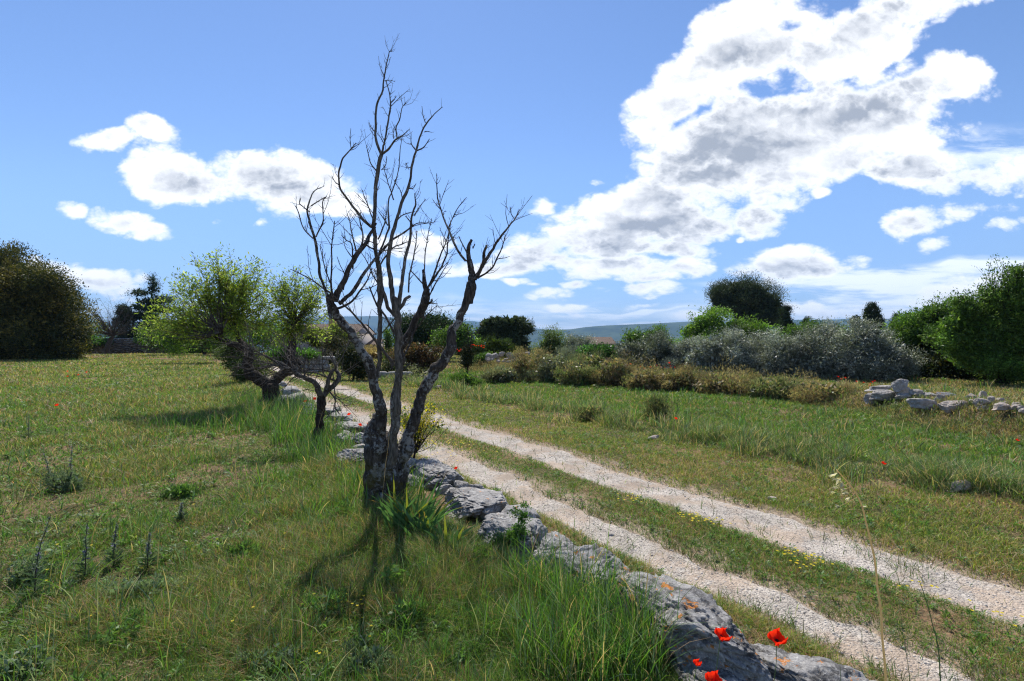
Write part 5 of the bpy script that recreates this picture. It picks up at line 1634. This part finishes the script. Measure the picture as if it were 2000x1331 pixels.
    K(340, 430, 190, 110, 'grey stone at the left end of the tumbled wall', 204, M_ROCKG, -.3)
    K(700, 350, 130, 75, 'brownish stone supporting the tilted slab', 205, M_ROCKP, .2)
    K(835, 362, 160, 50, 'flat stone right of the tilted slab', 206, M_ROCKG, .4)
    K(705, 410, 190, 60, 'dark flat stone at mid height right of the rounded stone', 207, M_ROCKG, .1)
    K(920, 410, 330, 80, 'long dark shaded slab in the middle of the tumbled wall', 208, M_ROCK, .7)
    K(1150, 415, 230, 85, 'dark sloping slab right of the long shaded slab', 209, M_ROCK, .9, tilt=14)
    K(1090, 440, 130, 75, 'small pinkish stone above the big white slab', 210, M_ROCKP, .2)
    K(890, 490, 320, 110, 'grey slab left of the big white slab', 211, M_ROCKG, -.3)
    K(1210, 520, 360, 135, 'big white slab, brightest of the tumbled wall', 212, M_ROCKP, -.5, dep=200, sub=5)
    K(1435, 425, 140, 85, 'squarish pink stone below the pointed stone', 213, M_ROCKP, .3)
    K(1550, 400, 90, 95, 'pointed upright stone standing on the rubble', 214, M_ROCKP, .3)
    K(1440, 475, 100, 50, 'small flat stone right of the big white slab', 215, M_ROCKP, .0)
    K(1540, 480, 160, 80, 'rounded stone just below the pointed stone', 216, M_ROCKP, -.2)
    K(1640, 460, 90, 75, 'egg shaped stone right of the pointed stone', 217, M_ROCKP, 0)
    K(1740, 460, 130, 60, 'flat topped stone in the right part of the rubble', 218, M_ROCKP, .1)
    K(1745, 520, 180, 75, 'wide low stone in the front of the right rubble', 219, M_ROCKP, -.4)
    K(1960, 480, 130, 40, 'thin slab at the very right edge of the rubble', 220, M_ROCKP, .2, tilt=-12)
    K(1940, 530, 120, 60, 'orange tinted stone under the edge slab', 221, M_ROCKP, -.2)
    K(1990, 570, 110, 60, 'lowest stone at the right edge of the rubble', 222, M_ROCKP, -.5)
    rng = np.random.default_rng(5)
    for k in range(16):
        K(1290 + 720 * rng.random(), 490 + 60 * rng.random(), 50 + 40 * rng.random(), 32 + 26 * rng.random(), 'small filler stone packed among the right hand rubble', 230 + k, M_ROCKP, -.3 + .5 * rng.random(), sub=3)
    # rock pile by the ragged pine
    for k, (px, py, w, h, lab, m) in enumerate([(957, 697, 17, 12, 'leftmost rounded boulder of the distant rock pile', M_ROCKG), (968, 695, 14, 12, 'second grey boulder of the distant rock pile', M_ROCKG),
                                                (980, 691, 11, 10, 'upright tan boulder topping the distant rock pile', M_ROCKP), (997, 694, 19, 13, 'biggest grey boulder of the distant rock pile', M_ROCKG),
                                                (1013, 692, 18, 7, 'long flat slab at the right of the distant rock pile', M_ROCKP), (1028, 690, 14, 6, 'pinkish slab ending the distant rock pile', M_ROCKP),
                                                (1012, 698, 14, 9, 'low boulder under the long flat slab', M_ROCKG)]):
        Yd = 25.5
        rock('boulder', lab, 'boulder', px, py, w / 1000 * Yd * 1.1, w / 1000 * Yd * .8, h / 1000 * Yd * 1.2, 0, m, 260 + k, 4, Y=Yd, group='distant rock pile')
    for k in range(16):
        Yd = 24.8 + .4 * rng.random()
        rock('stone', 'small rubble stone at the foot of the distant rock pile', 'stone', 950 + 70 * rng.random(), 701 + 6 * rng.random(), .16 + .1 * rng.random(), .14, .12, 40 * rng.random(), M_ROCKP, 280 + k, 3, Y=Yd, group='rubble below the distant rock pile')


stones()


# ------------------------------------------------------------------ far walls, house, hills
def stone_wall(name, label, x0, x1, y_top, y_bot, Y, th, mat, seed, x_depth=0.0):
    """a dry-stone wall as one mesh of coursed stones"""
    rng = np.random.default_rng(seed)
    V0, F0 = ICO[3]
    Vs, Fs = [], []; off = 0
    X0, X1 = (x0 - 1000) / 1000 * Y, (x1 - 1000) / 1000 * Y
    zt = HC + (660 - y_top) / 1000 * Y
    g = float(zground([(X0 + X1) / 2], [Y])[0]) - .1
    z = g
    while z < zt:
        h = .16 + .12 * rng.random()
        x = X0
        while x < X1:
            w = .28 + .4 * rng.random()
            v = np.sign(V0) * np.abs(V0) ** .62
            v = v * [w / 2 * 1.02, th / 2, h / 2 * 1.05]
            v = v * (1 + .12 * (fbm(V0 + rng.random(3) * 50, 2.5, 3, seed) - .5)[:, None])
            fz = (x - X0) / (X1 - X0)
            v = v + [x + w / 2, Y + x_depth * fz + .05 * rng.standard_normal(), z + h / 2]
            Vs.append(v); Fs.append(F0 + off); off += len(v)
            x += w
        z += h
    loc = ((X0 + X1) / 2, Y, g)
    o = mesh(name, np.concatenate(Vs), np.concatenate(Fs), None, mat, None, True, None, loc)
    return tag(o, label, 'wall')


stone_wall('dry_stone_wall', 'long low dry stone wall closing the far left of the field', 150, 440, 664, 690, 58, .5, mat_rock('wall_stone_far', base=(.21, .19, .165), darkamt=.1, s=.5), 301)
stone_wall('dry_stone_wall', 'short dark stone wall behind the almond trunk near the track', 545, 640, 700, 728, 27, .4, M_ROCK, 302)
stone_wall('dry_stone_wall', 'short stone wall in the shade behind the dead stems', 738, 800, 733, 748, 22.3, .35, M_ROCK, 303)
shrub('ivy_mat', 'bright green ivy spilling over the far left wall', 'climber', 330, 57.6, [(345, 672, 70, 5), (300, 668, 40, 4), (400, 680, 40, 6), (200, 668, 30, 5), (180, 664, 26, 4), (165, 680, 22, 10), (420, 684, 28, 8)], 420, 34, .22, .14, .6, IVY, M_LEAF, 304, shell=.1)
shrub('ivy_mat', 'green ivy draped on the short wall behind the almond', 'climber', 590, 26.8, [(570, 690, 36, 6), (610, 694, 24, 5), (545, 698, 16, 12)], 130, 30, .12, .08, .6, IVY, M_LEAF, 305, shell=.1)


def boxm(name, parent, x0, x1, y0, y1, z0, z1, mat):
    V = [(x, y, z) for z in (z0, z1) for y in (y0, y1) for x in (x0, x1)]
    Q = [(0, 2, 3, 1), (4, 5, 7, 6), (0, 1, 5, 4), (2, 6, 7, 3), (0, 4, 6, 2), (1, 3, 7, 5)]
    return mesh(name, V, None, Q, mat, None, False, parent)


def tile_roof(name, parent, x0, x1, y0, y1, ze, zr, mat, ridge_x=True):
    """gabled roof of half-round clay tiles, ridge along x"""
    Vs, Qs, off = [], [], 0
    ym = (y0 + y1) / 2
    nt = max(4, int((x1 - x0) / .2))
    nj = 6
    for side in (0, 1):
        ya = y0 - .3 if side == 0 else y1 + .3
        xs = np.linspace(x0 - .25, x1 + .25, nt * nj + 1)
        rip = .06 * np.abs(np.sin(np.arange(len(xs)) / nj * math.pi))
        rows = []
        for f in np.linspace(0, 1, 9):
            y = ya + (ym - ya) * f
            z = ze - .12 + (zr - ze + .12) * f
            rows.append(np.stack([xs, np.full_like(xs, y), z + rip + .02 * (int(f * 8) % 2)], 1))
        V = np.concatenate(rows)
        m = len(xs)
        i = np.arange(8)[:, None] * m; j = np.arange(m - 1)[None]
        Q = np.stack([i + j, i + j + 1, i + m + j + 1, i + m + j], -1).reshape(-1, 4)
        if side: Q = Q[:, ::-1]
        Vs.append(V); Qs.append(Q + off); off += len(V)
    return mesh(name, np.concatenate(Vs), None, np.concatenate(Qs), mat, None, True, parent)


def houses():
    M_WALL = mat_plain('render_wall', (.36, .32, .30), .9, 3, .25, .2, .02)
    M_TILE = mat_plain('clay_tiles', (.12, .085, .065), .9, 5, .4, .2, .02)  # tile colour darkened to carry the shade on the roof
    M_OCH = mat_plain('ochre_render', (.50, .27, .13), .9, 5, .3, .2, .02)
    M_WOOD = mat_plain('shutter_wood', (.16, .13, .11), .8, 8, .3, .2)
    M_GLASS = mat_plain('window_glass', (.03, .035, .04), .15, 2, .1, .5)

    def house(label, Y, x0, x1, ye, yr, depth, wins, chim, wall=M_WALL):
        X0, X1 = (x0 - 1000) / 1000 * Y, (x1 - 1000) / 1000 * Y
        ze, zr = HC + (660 - ye) / 1000 * Y, HC + (660 - yr) / 1000 * Y
        g = float(zground([(X0 + X1) / 2], [Y])[0]) - .4
        root = thing('stone_house', label, 'house', ((X0 + X1) / 2, Y, g))
        wl = boxm('wall', root, X0, X1, Y, Y + depth, g, ze, wall)
        V = [(X0, Y, ze), (X0, Y + depth, ze), (X0, Y + depth / 2, zr), (X1, Y, ze), (X1, Y + depth, ze), (X1, Y + depth / 2, zr)]
        for k_ in (0, 3):
            e_ = .15 if k_ else -.15
            A_ = V[k_:k_ + 3]
            VV = [(x + (e_ if j >= 3 else 0) * 1.0 - (0 if j >= 3 else 0), y, z) for j, (x, y, z) in enumerate(A_ + A_)]
            mesh('gable', VV, [(0, 1, 2), (3, 5, 4)], [(0, 3, 4, 1), (1, 4, 5, 2), (2, 5, 3, 0)], wall, None, False, root)
        rf = tile_roof('roof', root, X0, X1, Y, Y + depth, ze + .03, zr + .05, M_TILE)
        rf.location = -root.location
        for (cx, top, w) in chim:
            cX = (cx - 1000) / 1000 * Y
            zt = HC + (660 - top) / 1000 * Y
            o = boxm('chimney', root, cX - w / 2, cX + w / 2, Y + depth * .35, Y + depth * .35 + .6, ze, zt, M_OCH)
            o.parent = rf; o.location = (0, 0, 0)
            oc = boxm('chimney_cap', root, cX - w / 2 - .08, cX + w / 2 + .08, Y + depth * .35 - .08, Y + depth * .35 + .68, zt + .003, zt + .1, M_TILE)
            oc.parent = rf; oc.location = (0, 0, 0)
        for (wx, wy, ww, wh) in wins:
            wX = (wx - 1000) / 1000 * Y; wZ = HC + (660 - wy) / 1000 * Y
            fr = boxm('window', root, wX - ww / 2, wX + ww / 2, Y - .05, Y + .02, wZ - wh / 2, wZ + wh / 2, M_WOOD)
            pn_ = boxm('pane', root, wX - ww / 2 + .08, wX + ww / 2 - .08, Y - .07, Y - .052, wZ - wh / 2 + .08, wZ + wh / 2 - .08, M_GLASS)
            pn_.parent = fr; pn_.location = (0, 0, 0)
    house('stone farmhouse with ochre chimney half hidden behind the almond', 46, 540, 690, 652, 633, 7, [(560, 662, .9, 1.2), (618, 662, .9, 1.2), (655, 664, .8, 1.1)], [(629, 621, .55)])
    house('low tile roofed outbuilding behind the thick left dead limb', 50, 690, 735, 672, 664, 5, [(712, 679, .7, .6)], [])
    house('distant house of which only the brown tiled roof shows above the bank', 60, 1155, 1200, 671, 660, 6, [(1175, 680, .9, 1.0)], [])
    house('distant house roof seen right of the broad cypress', 64, 1722, 1750, 665, 657, 6, [(1732, 672, .8, .8)], [])


houses()


def hills():
    m, T = newmat('hill_woods')
    tc = T.n('ShaderNodeTexCoord').outputs['Object']
    n1 = T.noise(tc, .006, 8, .65)
    n2 = T.noise(tc, .0012, 4, .5)
    c = T.mix(T.ramp(n1, .35, .65), (.018, .035, .016, 1), (.06, .085, .035, 1))
    c = T.mix(T.m('MULTIPLY', T.ramp(n2, .55, .7), .6), c, (.14, .13, .08, 1))
    pb = T.n('ShaderNodeBsdfPrincipled', {'Base Color': c, 'Roughness': .95, 'Specular IOR Level': .05})
    T.n('ShaderNodeOutputMaterial', {0: pb.outputs[0]})

    def ridge(name, prof, Y, dep, seed, zb=-135):
        px = np.array([p[0] for p in prof]); py = np.array([p[1] for p in prof])
        xs = np.linspace(px[0], px[-1], 420)
        top = np.interp(xs, px, py)
        X = (xs - 1000) / 1000 * Y
        Zt = HC + (660 - top) / 1000 * Y
        nf = 60
        f = np.linspace(0, 1, nf)
        F, XX = np.meshgrid(f, X, indexing='ij')
        yy = Y - dep * (1 - F) * 1.0
        yy = np.where(F > .8, Y - dep * .2 + (F - .8) / .2 * dep * .8, yy)
        prof_z = np.where(F <= .8, sstep(F / .8, 0, 1) ** .8, 1 - .5 * sstep((F - .8) / .2, 0, 1))
        P = np.stack([XX.ravel(), yy.ravel()], 1)
        nz = (fbm(P, 1 / 900, 6, seed) - .5).reshape(XX.shape)
        crest = np.exp(-((F - .8) / .12) ** 2)
        ZZ = zb + (Zt[None] - zb) * prof_z + nz * 170 * (1 - crest) * sstep(F, 0, .1) + nz * 14
        V = np.stack([XX.ravel(), yy.ravel(), ZZ.ravel()], 1)
        n = len(X)
        i = np.arange(nf - 1)[:, None] * n; j = np.arange(n - 1)[None]
        Q = np.stack([i + j, i + j + 1, i + n + j + 1, i + n + j], -1).reshape(-1, 4)
        o = mesh(name, V, None, Q, m, None, True)
        tag(o, kind='structure')
    ridge('hills', [(950, 665), (1000, 650), (1040, 646), (1100, 645), (1130, 641), (1200, 637), (1300, 632), (1350, 629), (1400, 628), (1500, 629), (1600, 627), (1700, 627), (1800, 629), (2000, 634), (2400, 645), (3000, 662)], 5200, 2600, 401)
    ridge('hills', [(-1200, 650), (-400, 640), (0, 634), (300, 632), (500, 628), (640, 627), (700, 622), (760, 621), (830, 627), (930, 630), (1000, 640), (1100, 652), (1300, 662)], 8200, 3200, 402)


hills()


# ------------------------------------------------------------------ flowers and single plants
M_STEM = mat_plain('stem_green', (.10, .16, .05), .7, 20, .2)
M_STRAW, T_ = newmat('straw_stem')
_p = T_.n('ShaderNodeBsdfPrincipled', {'Base Color': (.66, .54, .32, 1), 'Roughness': .5})
_t = T_.n('ShaderNodeBsdfTranslucent', {0: (.8, .66, .36, 1)})
T_.n('ShaderNodeOutputMaterial', {0: T_.n('ShaderNodeMixShader', {0: .55, 1: _p.outputs[0], 2: _t.outputs[0]}).outputs[0]})
M_SEED = mat_plain('seed_husk', (.70, .64, .48), .6, 20, .15)
M_BLACK = mat_plain('poppy_centre', (.015, .012, .018), .8, 20, .2)


def petal(ang, size, cup, rng, crinkle=.2):
    nu, nv = 15, 12
    V = []
    for i in range(nv):
        f = i / (nv - 1)
        wv = math.sin(min(1, f * 1.15 + .12) * math.pi * .5) ** .8 * 1.02
        for j in range(nu):
            g = (j / (nu - 1) - .5) * 2
            th = cup * f ** 1.2
            rad = size * (f * math.cos(th * .75) + .03)
            hgt = size * (f * math.sin(th * .9)) + size * .10 * g * g
            x = rad * (1 - .16 * g * g * f)
            y = g * size * .78 * wv
            z = hgt + crinkle * size * (math.sin(g * 9 + f * 4 + ang * 3) * f * .3 + math.sin(g * 21 + ang * 5) * f * f * .16) + rng.standard_normal() * size * .012
            V.append((x * math.cos(ang) - y * math.sin(ang), x * math.sin(ang) + y * math.cos(ang), z))
    V = np.array(V)
    Q = [(i * nu + j, i * nu + j + 1, (i + 1) * nu + j + 1, (i + 1) * nu + j) for i in range(nv - 1) for j in range(nu - 1)]
    return V, np.array(Q)


def poppy(label, p, height, size, cup, seed, tiltv=(0, 0), group=None, bend=.02):
    rng = np.random.default_rng(seed)
    base = np.array([p[0] - tiltv[0] * .02 - bend, p[1], p[2] - height])
    root = thing('poppy', label, 'poppy', base, group)
    Tb = Tubes()
    Tb.add([base, base + [bend * .2, .01, height * .4], base + [bend * .7, 0, height * .8], p], [.0016, .0014, .0013, .0018], 6, 5)
    Tb.build('stem', M_STEM, root)
    Vs, Qs, Cs = [], [], []; off = 0
    for k in range(4):
        V, Q = petal(k * math.pi / 2 + .3, size * (1 if k % 2 else .92), cup + .1 * rng.standard_normal(), rng)
        V[:, 2] += .003 * (k % 2)
        r = np.linalg.norm(V[:, :2], axis=1) / size
        c = np.array([[.78, .028, .012]]) * (1 + .08 * rng.standard_normal((len(V), 1)))
        c = np.where((r < .22)[:, None], [[.06, .005, .01]], c)
        Vs.append(V); Qs.append(Q + off); Cs.append(c); off += len(V)
    V = np.concatenate(Vs)
    tx, ty = tiltv
    Rm = np.array([[1, 0, tx], [0, 1, ty], [-tx, -ty, 1]]); Rm = Rm / np.linalg.norm(Rm, axis=0)
    V = V @ Rm.T + p
    mesh('petals', V, None, np.concatenate(Qs), M_PETAL, np.concatenate(Cs), True, root)
    v, f = ICO[3]
    c = (v * [size * .17, size * .17, size * .2] + [0, 0, size * .2]) @ Rm.T + p
    mesh('seed_pod', c, f, None, M_BLACK, None, True, root)
    return root


def copy_thing(src, loc, label, group, sc=1.0, rz=0.0):
    r = src.copy(); COL.objects.link(r)
    r.location = loc; r.scale = (sc, sc, sc); r.rotation_euler = (0, 0, rz)
    r['label'] = label; r['group'] = group
    for ch in list(src.children):
        c = ch.copy(); COL.objects.link(c); c.parent = r
    return r


def flowers():
    g = 'big poppies beside the foreground boulders'
    Yp = 2.25
    poppy('red poppy in front of the large boulder, left of the open pair', W(1407, 1246, 2.30), .42, .038, 1.32, 1, (.25, -.5), g)
    poppy('widest open red poppy against the grassy verge', W(1517, 1254, 2.25), .42, .042, 1.22, 2, (-.1, -.45), g)
    poppy('lowest red poppy cut by the bottom edge', W(1394, 1338, 2.1), .30, .040, 1.05, 3, (.1, -.2), g)
    poppy('small closed crimson poppy bud, lowest on the left', W(1361, 1300, 2.25), .34, .020, 1.5, 4, (.1, -.1), g, .03)
    # small ones, copied from one built at their own scale
    rng = np.random.default_rng(9)
    proto = None
    spots = []
    def add(px, py, label, group, sc=1.0, dz=.0, Y=None):
        spots.append((px, py, label, group, sc, dz, Y))
    gm = 'small poppies in the grass'
    add(612, 781, 'poppy above the stones left of the small dead tree', gm, 1.3)
    add(594, 786, 'half hidden poppy near the almond trunk', gm, 1.1)
    add(680, 811, 'poppy by the track edge between the two dead trees', gm, 1.0)
    add(701, 832, 'left one of the poppy pair by the big dead trunk', gm, .9)
    add(718, 831, 'right one of the poppy pair by the big dead trunk', gm, .9)
    add(889, 916, 'tiny poppy at the edge of the near wheel rut', gm, .6)
    for k, (x, y) in enumerate([(132, 736), (153, 733), (168, 728), (131, 726)]):
        add(x, y, 'one of the far poppies clustered in the left field', 'far poppies in the left field', .9)
    add(109, 793, 'lone poppy in the left field', gm, 1.0)
    add(1318, 819, 'poppy in the meadow right of the tall grass strip', gm, .8)
    add(1985, 861, 'poppy at the right edge below the rubble', gm, .6)
    add(1723, 907, 'faint small poppy in the right meadow', gm, .7)
    for k, (x, y) in enumerate([(1636, 737), (1650, 739), (1672, 746), (1686, 748), (1699, 751), (1703, 747), (1708, 745), (1697, 754), (1642, 741)]):
        add(x, y, 'poppy among those along the foot of the olive bush near the tilted slab', 'poppies at the foot of the olives', .7, Y=14.5)
    for k in range(12):
        add(1248 + 70 * rng.random(), 714 + 5 * rng.random(), 'poppy among those below the left olive bushes', 'poppies below the left olive bushes', .6, Y=21.5)
    for k in range(16):
        f = rng.random()
        add(915 + 32 * f, 672 + 8 * abs(f - .45) + 5 * rng.random(), 'poppy among those on the mound left of the rock pile', 'poppies on the mound', .75, Y=27.5)
    for k in range(12):
        add(885 + 20 * rng.random(), 683 + 6 * rng.random(), 'poppy among those left of the single stemmed shrub', 'poppies behind the thick dead limb', .8, Y=27.8)
    for k in range(9):
        add(1010 + 330 * rng.random(), 700 + 30 * rng.random(), 'scattered poppy in the dry grass of the bank', 'poppies scattered on the bank', 1.1, Y=21.5)
    for k, (px, py, label, group, sc, dz, Y) in enumerate(spots):
        if Y is None:
            q = gp(px, py, .3); 
        else:
            q = W(px, py, Y)
        if proto is None:
            hs = 1.0
            proto = poppy(label, np.array([q[0], q[1], q[2]]), .32, .038, .95, 31, (.1, -.35), group)
            proto_h = .32
            proto.scale = (sc,) * 3
            proto.location = (q[0], q[1], q[2] - .32 * sc)
        else:
            copy_thing(proto, (q[0], q[1], q[2] - .32 * sc), label, group, sc, rng.uniform(-.8, .8))

    # mound of green below the poppies left of the rock pile
    # wild oat stalks in the right foreground
    def stalk(label, pts, Y, r0, mat, heads, seed, name='grass_stalk', cat='grass stalk'):
        rng = np.random.default_rng(seed)
        P = [W(x, y, Y) for x, y in pts]
        root = thing(name, label, cat, P[0])
        Tb = Tubes(); Pp, R, Tg = Tb.add(P, np.linspace(r0, r0 * .45, len(P)), 6, 6)
        if heads:
            for (x, y, L, ax, az) in heads:
                Lv = Leaves()
                p = W(x, y, Y)
                for q in range(4):
                    D = np.array([[ax, rng.standard_normal() * .25, az]]) + rng.standard_normal((1, 3)) * .12
                    Lv.add(p[None], D, unit(rng, 1), np.array([L * 1.35]), np.array([L * .42]), np.array([[.66, .60, .44]]))
                Lv.build('seed', M_LEAF, root)
            # the fine stalks the seeds hang on
            for (x, y, L, ax, az) in heads:
                p = W(x, y, Y)
                j = int(np.argmin(np.linalg.norm(Pp - p, axis=1)))
                Tb.add([Pp[j], p], [.0006, .0004], 4, 2)
        Tb.build('stem', mat, root)
        return root
    stalk('tall straw coloured oat stalk with hanging white seeds at lower right', [(1732, 1420), (1730, 1331), (1722, 1200), (1706, 1090), (1686, 1000), (1660, 950), (1634, 918)], 1.55, .0036, M_STRAW,
          [(1636, 924, .020, -.3, -.3), (1641, 934, .02, -.4, -.3), (1645, 940, .02, -.5, -.2), (1651, 947, .02, -.8, -.1), (1640, 952, .016, -.8, .0), (1655, 955, .018, -.8, -.1), (1659, 964, .02, -.9, .1), (1641, 989, .013, -.9, 0), (1682, 991, .012, .8, .1), (1633, 963, .012, -.8, 0), (1660, 972, .012, -.4, -.4)], 51)
    stalk('bare green grass stalk right of the oat stalk', [(1842, 1420), (1838, 1331), (1828, 1240), (1812, 1180), (1796, 1135)], 1.7, .0022, M_STEM, None, 52)
    stalk('fainter bare stalk between the oat stalk and the green stalk', [(1780, 1400), (1776, 1331), (1765, 1240), (1756, 1170)], 1.8, .0012, M_STEM, None, 53)
    stalk('thin upright stalk beside the widest poppy', [(1640, 1400), (1641, 1331), (1641, 1240)], 2.0, .0012, M_STEM, None, 54)
    stalk('thin grass stalk rising before the near wheel rut', [(1145, 1130), (1150, 1050), (1152, 990), (1158, 940)], 3.3, .0016, M_STEM, None, 55)
    stalk('curved dry stalk in front of the dead trunk', [(745, 1040), (748, 960), (756, 890), (762, 835)], 4.9, .0018, M_STRAW, None, 56)
    # small twigs in the mown verge
    # viper's bugloss spikes
    def spike(label, px, py, top, lean, seed, n=150):
        rng = np.random.default_rng(seed)
        b = gp(px, py)
        Y = b[1]
        h = (py - top) / 1000 * Y
        root = thing('flower_spike', label, 'wild flower', b, 'tall blue flower spikes in the left field')
        t = b + [lean, 0, h]
        Tb = Tubes(); P, R, Tg = Tb.add([b, b + [lean * .25, 0, h * .5], t], [.004, .003, .0015], 6, 10, .1, 30)
        Tb.build('stem', M_TWIGDK, root)
        Lv = Leaves()
        f = .35 + .65 * rng.random(n)
        i = (f * (len(P) - 1)).astype(int)
        D = unit(rng, n) + [0, 0, .3]
        c = np.where(rng.random((n, 1)) < .2, [[.16, .12, .32]], [[.13, .17, .12]]) * (1 + .2 * rng.standard_normal((n, 1)))
        L = .035 * (1.25 - f * .8)
        Lv.add(P[i], D, unit(rng, n), L, L * .3, c * 1.25)
        m = 60
        f = .3 * rng.random(m); i = (f * (len(P) - 1)).astype(int)
        D = unit(rng, m) * [1, 1, .3] + [0, 0, .5]
        Lv.add(P[i], D, unit(rng, m), .12 * (1 - f), .012 + 0 * f, np.array([[.10, .15, .07]]) * (1 + .2 * rng.standard_normal((m, 1))))
        Lv.build('blossoms', M_LEAF, root)
    spike('long leaning blue flower spike nearest the bottom left', 66, 1165, 1005, .12, 61)
    spike('tall flower spike rising above the far left weeds', 138, 955, 868, .02, 62)
    spike('upright flower spike, third from the left edge', 166, 1130, 1022, .02, 63)
    spike('short flower spike right of the upright one', 222, 1105, 1022, .03, 64)
    spike('violet tinted flower spike among grey leaves', 288, 1110, 1040, .02, 65)
    spike('flower spike by the left edge shadow', 55, 860, 812, .02, 66)
    spike('slanting flower spike left of the tall far one', 98, 950, 885, -.08, 67)
    spike('small flower spike alone in the reddish dry patch', 354, 1020, 982, .0, 68)
    spike('distant flower spike before the almond shadow', 350, 742, 728, .0, 69)

    # iris clumps
    def iris(label, px, py, n, h, seed, rad=.1, fanw=.9, pale=False):
        rng = np.random.default_rng(seed)
        b = gp(px, py)
        root = thing('iris_plant', label, 'iris', b, 'iris clumps beside the dead trunk')
        for k in range(n):
            a = rng.uniform(-fanw, fanw)
            p = b + np.array([rng.uniform(-rad, rad), rng.uniform(-rad, rad) * .6, -.01])
            H = h * (.65 + .5 * rng.random())
            yaw = rng.random() * .9 - .45
            segs = 9
            V = []
            dx, dy = math.sin(a), rng.uniform(-.5, .5) * .6
            for i in range(segs + 1):
                f = i / segs
                bendf = f ** 2 * (.5 + .6 * rng.random() * (rng.random() < .02))
                w = .013 * (1 - f ** 2.5) * (1.15 if f < .7 else 1) + .0006
                droop = max(0, f - .62) ** 1.5 * abs(dx) * 1.0
                c = p + np.array([dx * H * f * (.55 + .45 * f), dy * H * f, H * (f * math.cos(a * .8) - droop * .7)])
                s = np.array([math.cos(yaw), math.sin(yaw), -dx * .4]) * w
                V += [c - s, c + s * .0 + np.array([0, .0025, 0]), c + s]
            Q = []
            for i in range(segs):
                Q += [(3 * i, 3 * i + 1, 3 * i + 4, 3 * i + 3), (3 * i + 1, 3 * i + 2, 3 * i + 5, 3 * i + 4)]
            V = np.array(V)
            col = np.array([.085, .17, .06]) if rng.random() > .15 else np.array([.26, .27, .04])
            C = col * (1 + .15 * rng.standard_normal()) * np.ones((len(V), 1))
            f = np.repeat(np.linspace(0, 1, segs + 1), 3)
            if rng.random() < .3: C = np.where((f > .85)[:, None], [[.35, .2, .06]], C)
            mesh('leaf', V, None, Q, M_LEAF, C, True, root)
    iris('large arching iris clump at the foot of the dead trunk', 800, 1045, 46, .52, 71, .17, 1.0)
    iris('yellowing iris fan in front of the large clump', 828, 1058, 14, .30, 72, .09, .7)
    iris('small separate iris fan in front of the flat slab', 878, 1082, 10, .34, 73, .05, .95)
    iris('grey green iris tuft left of the dead trunk', 706, 965, 14, .3, 74, .08, .8)


flowers()


def haze():
    m = bpy.data.materials.new('haze_air')
    m.use_nodes = True
    T = NT(m.node_tree)
    pv = T.n('ShaderNodeVolumePrincipled', {'Color': (.33, .60, 1.0, 1), 'Density': 1.0e-4, 'Anisotropy': 0.0})
    T.nt.links.new(pv.outputs[0], T.n('ShaderNodeOutputMaterial').inputs['Volume'])
    x0, x1, y0, y1, z0, z1 = -11600, 11600, -11600, 11600, -420, 365
    V = [(x, y, z) for z in (z0, z1) for y in (y0, y1) for x in (x0, x1)]
    Q = [(0, 2, 3, 1), (4, 5, 7, 6), (0, 1, 5, 4), (2, 6, 7, 3), (0, 4, 6, 2), (1, 3, 7, 5)]
    o = mesh('haze', V, None, Q, m)
    tag(o, 'thin blue air between the field and the far hills', 'haze', kind='stuff')


haze()
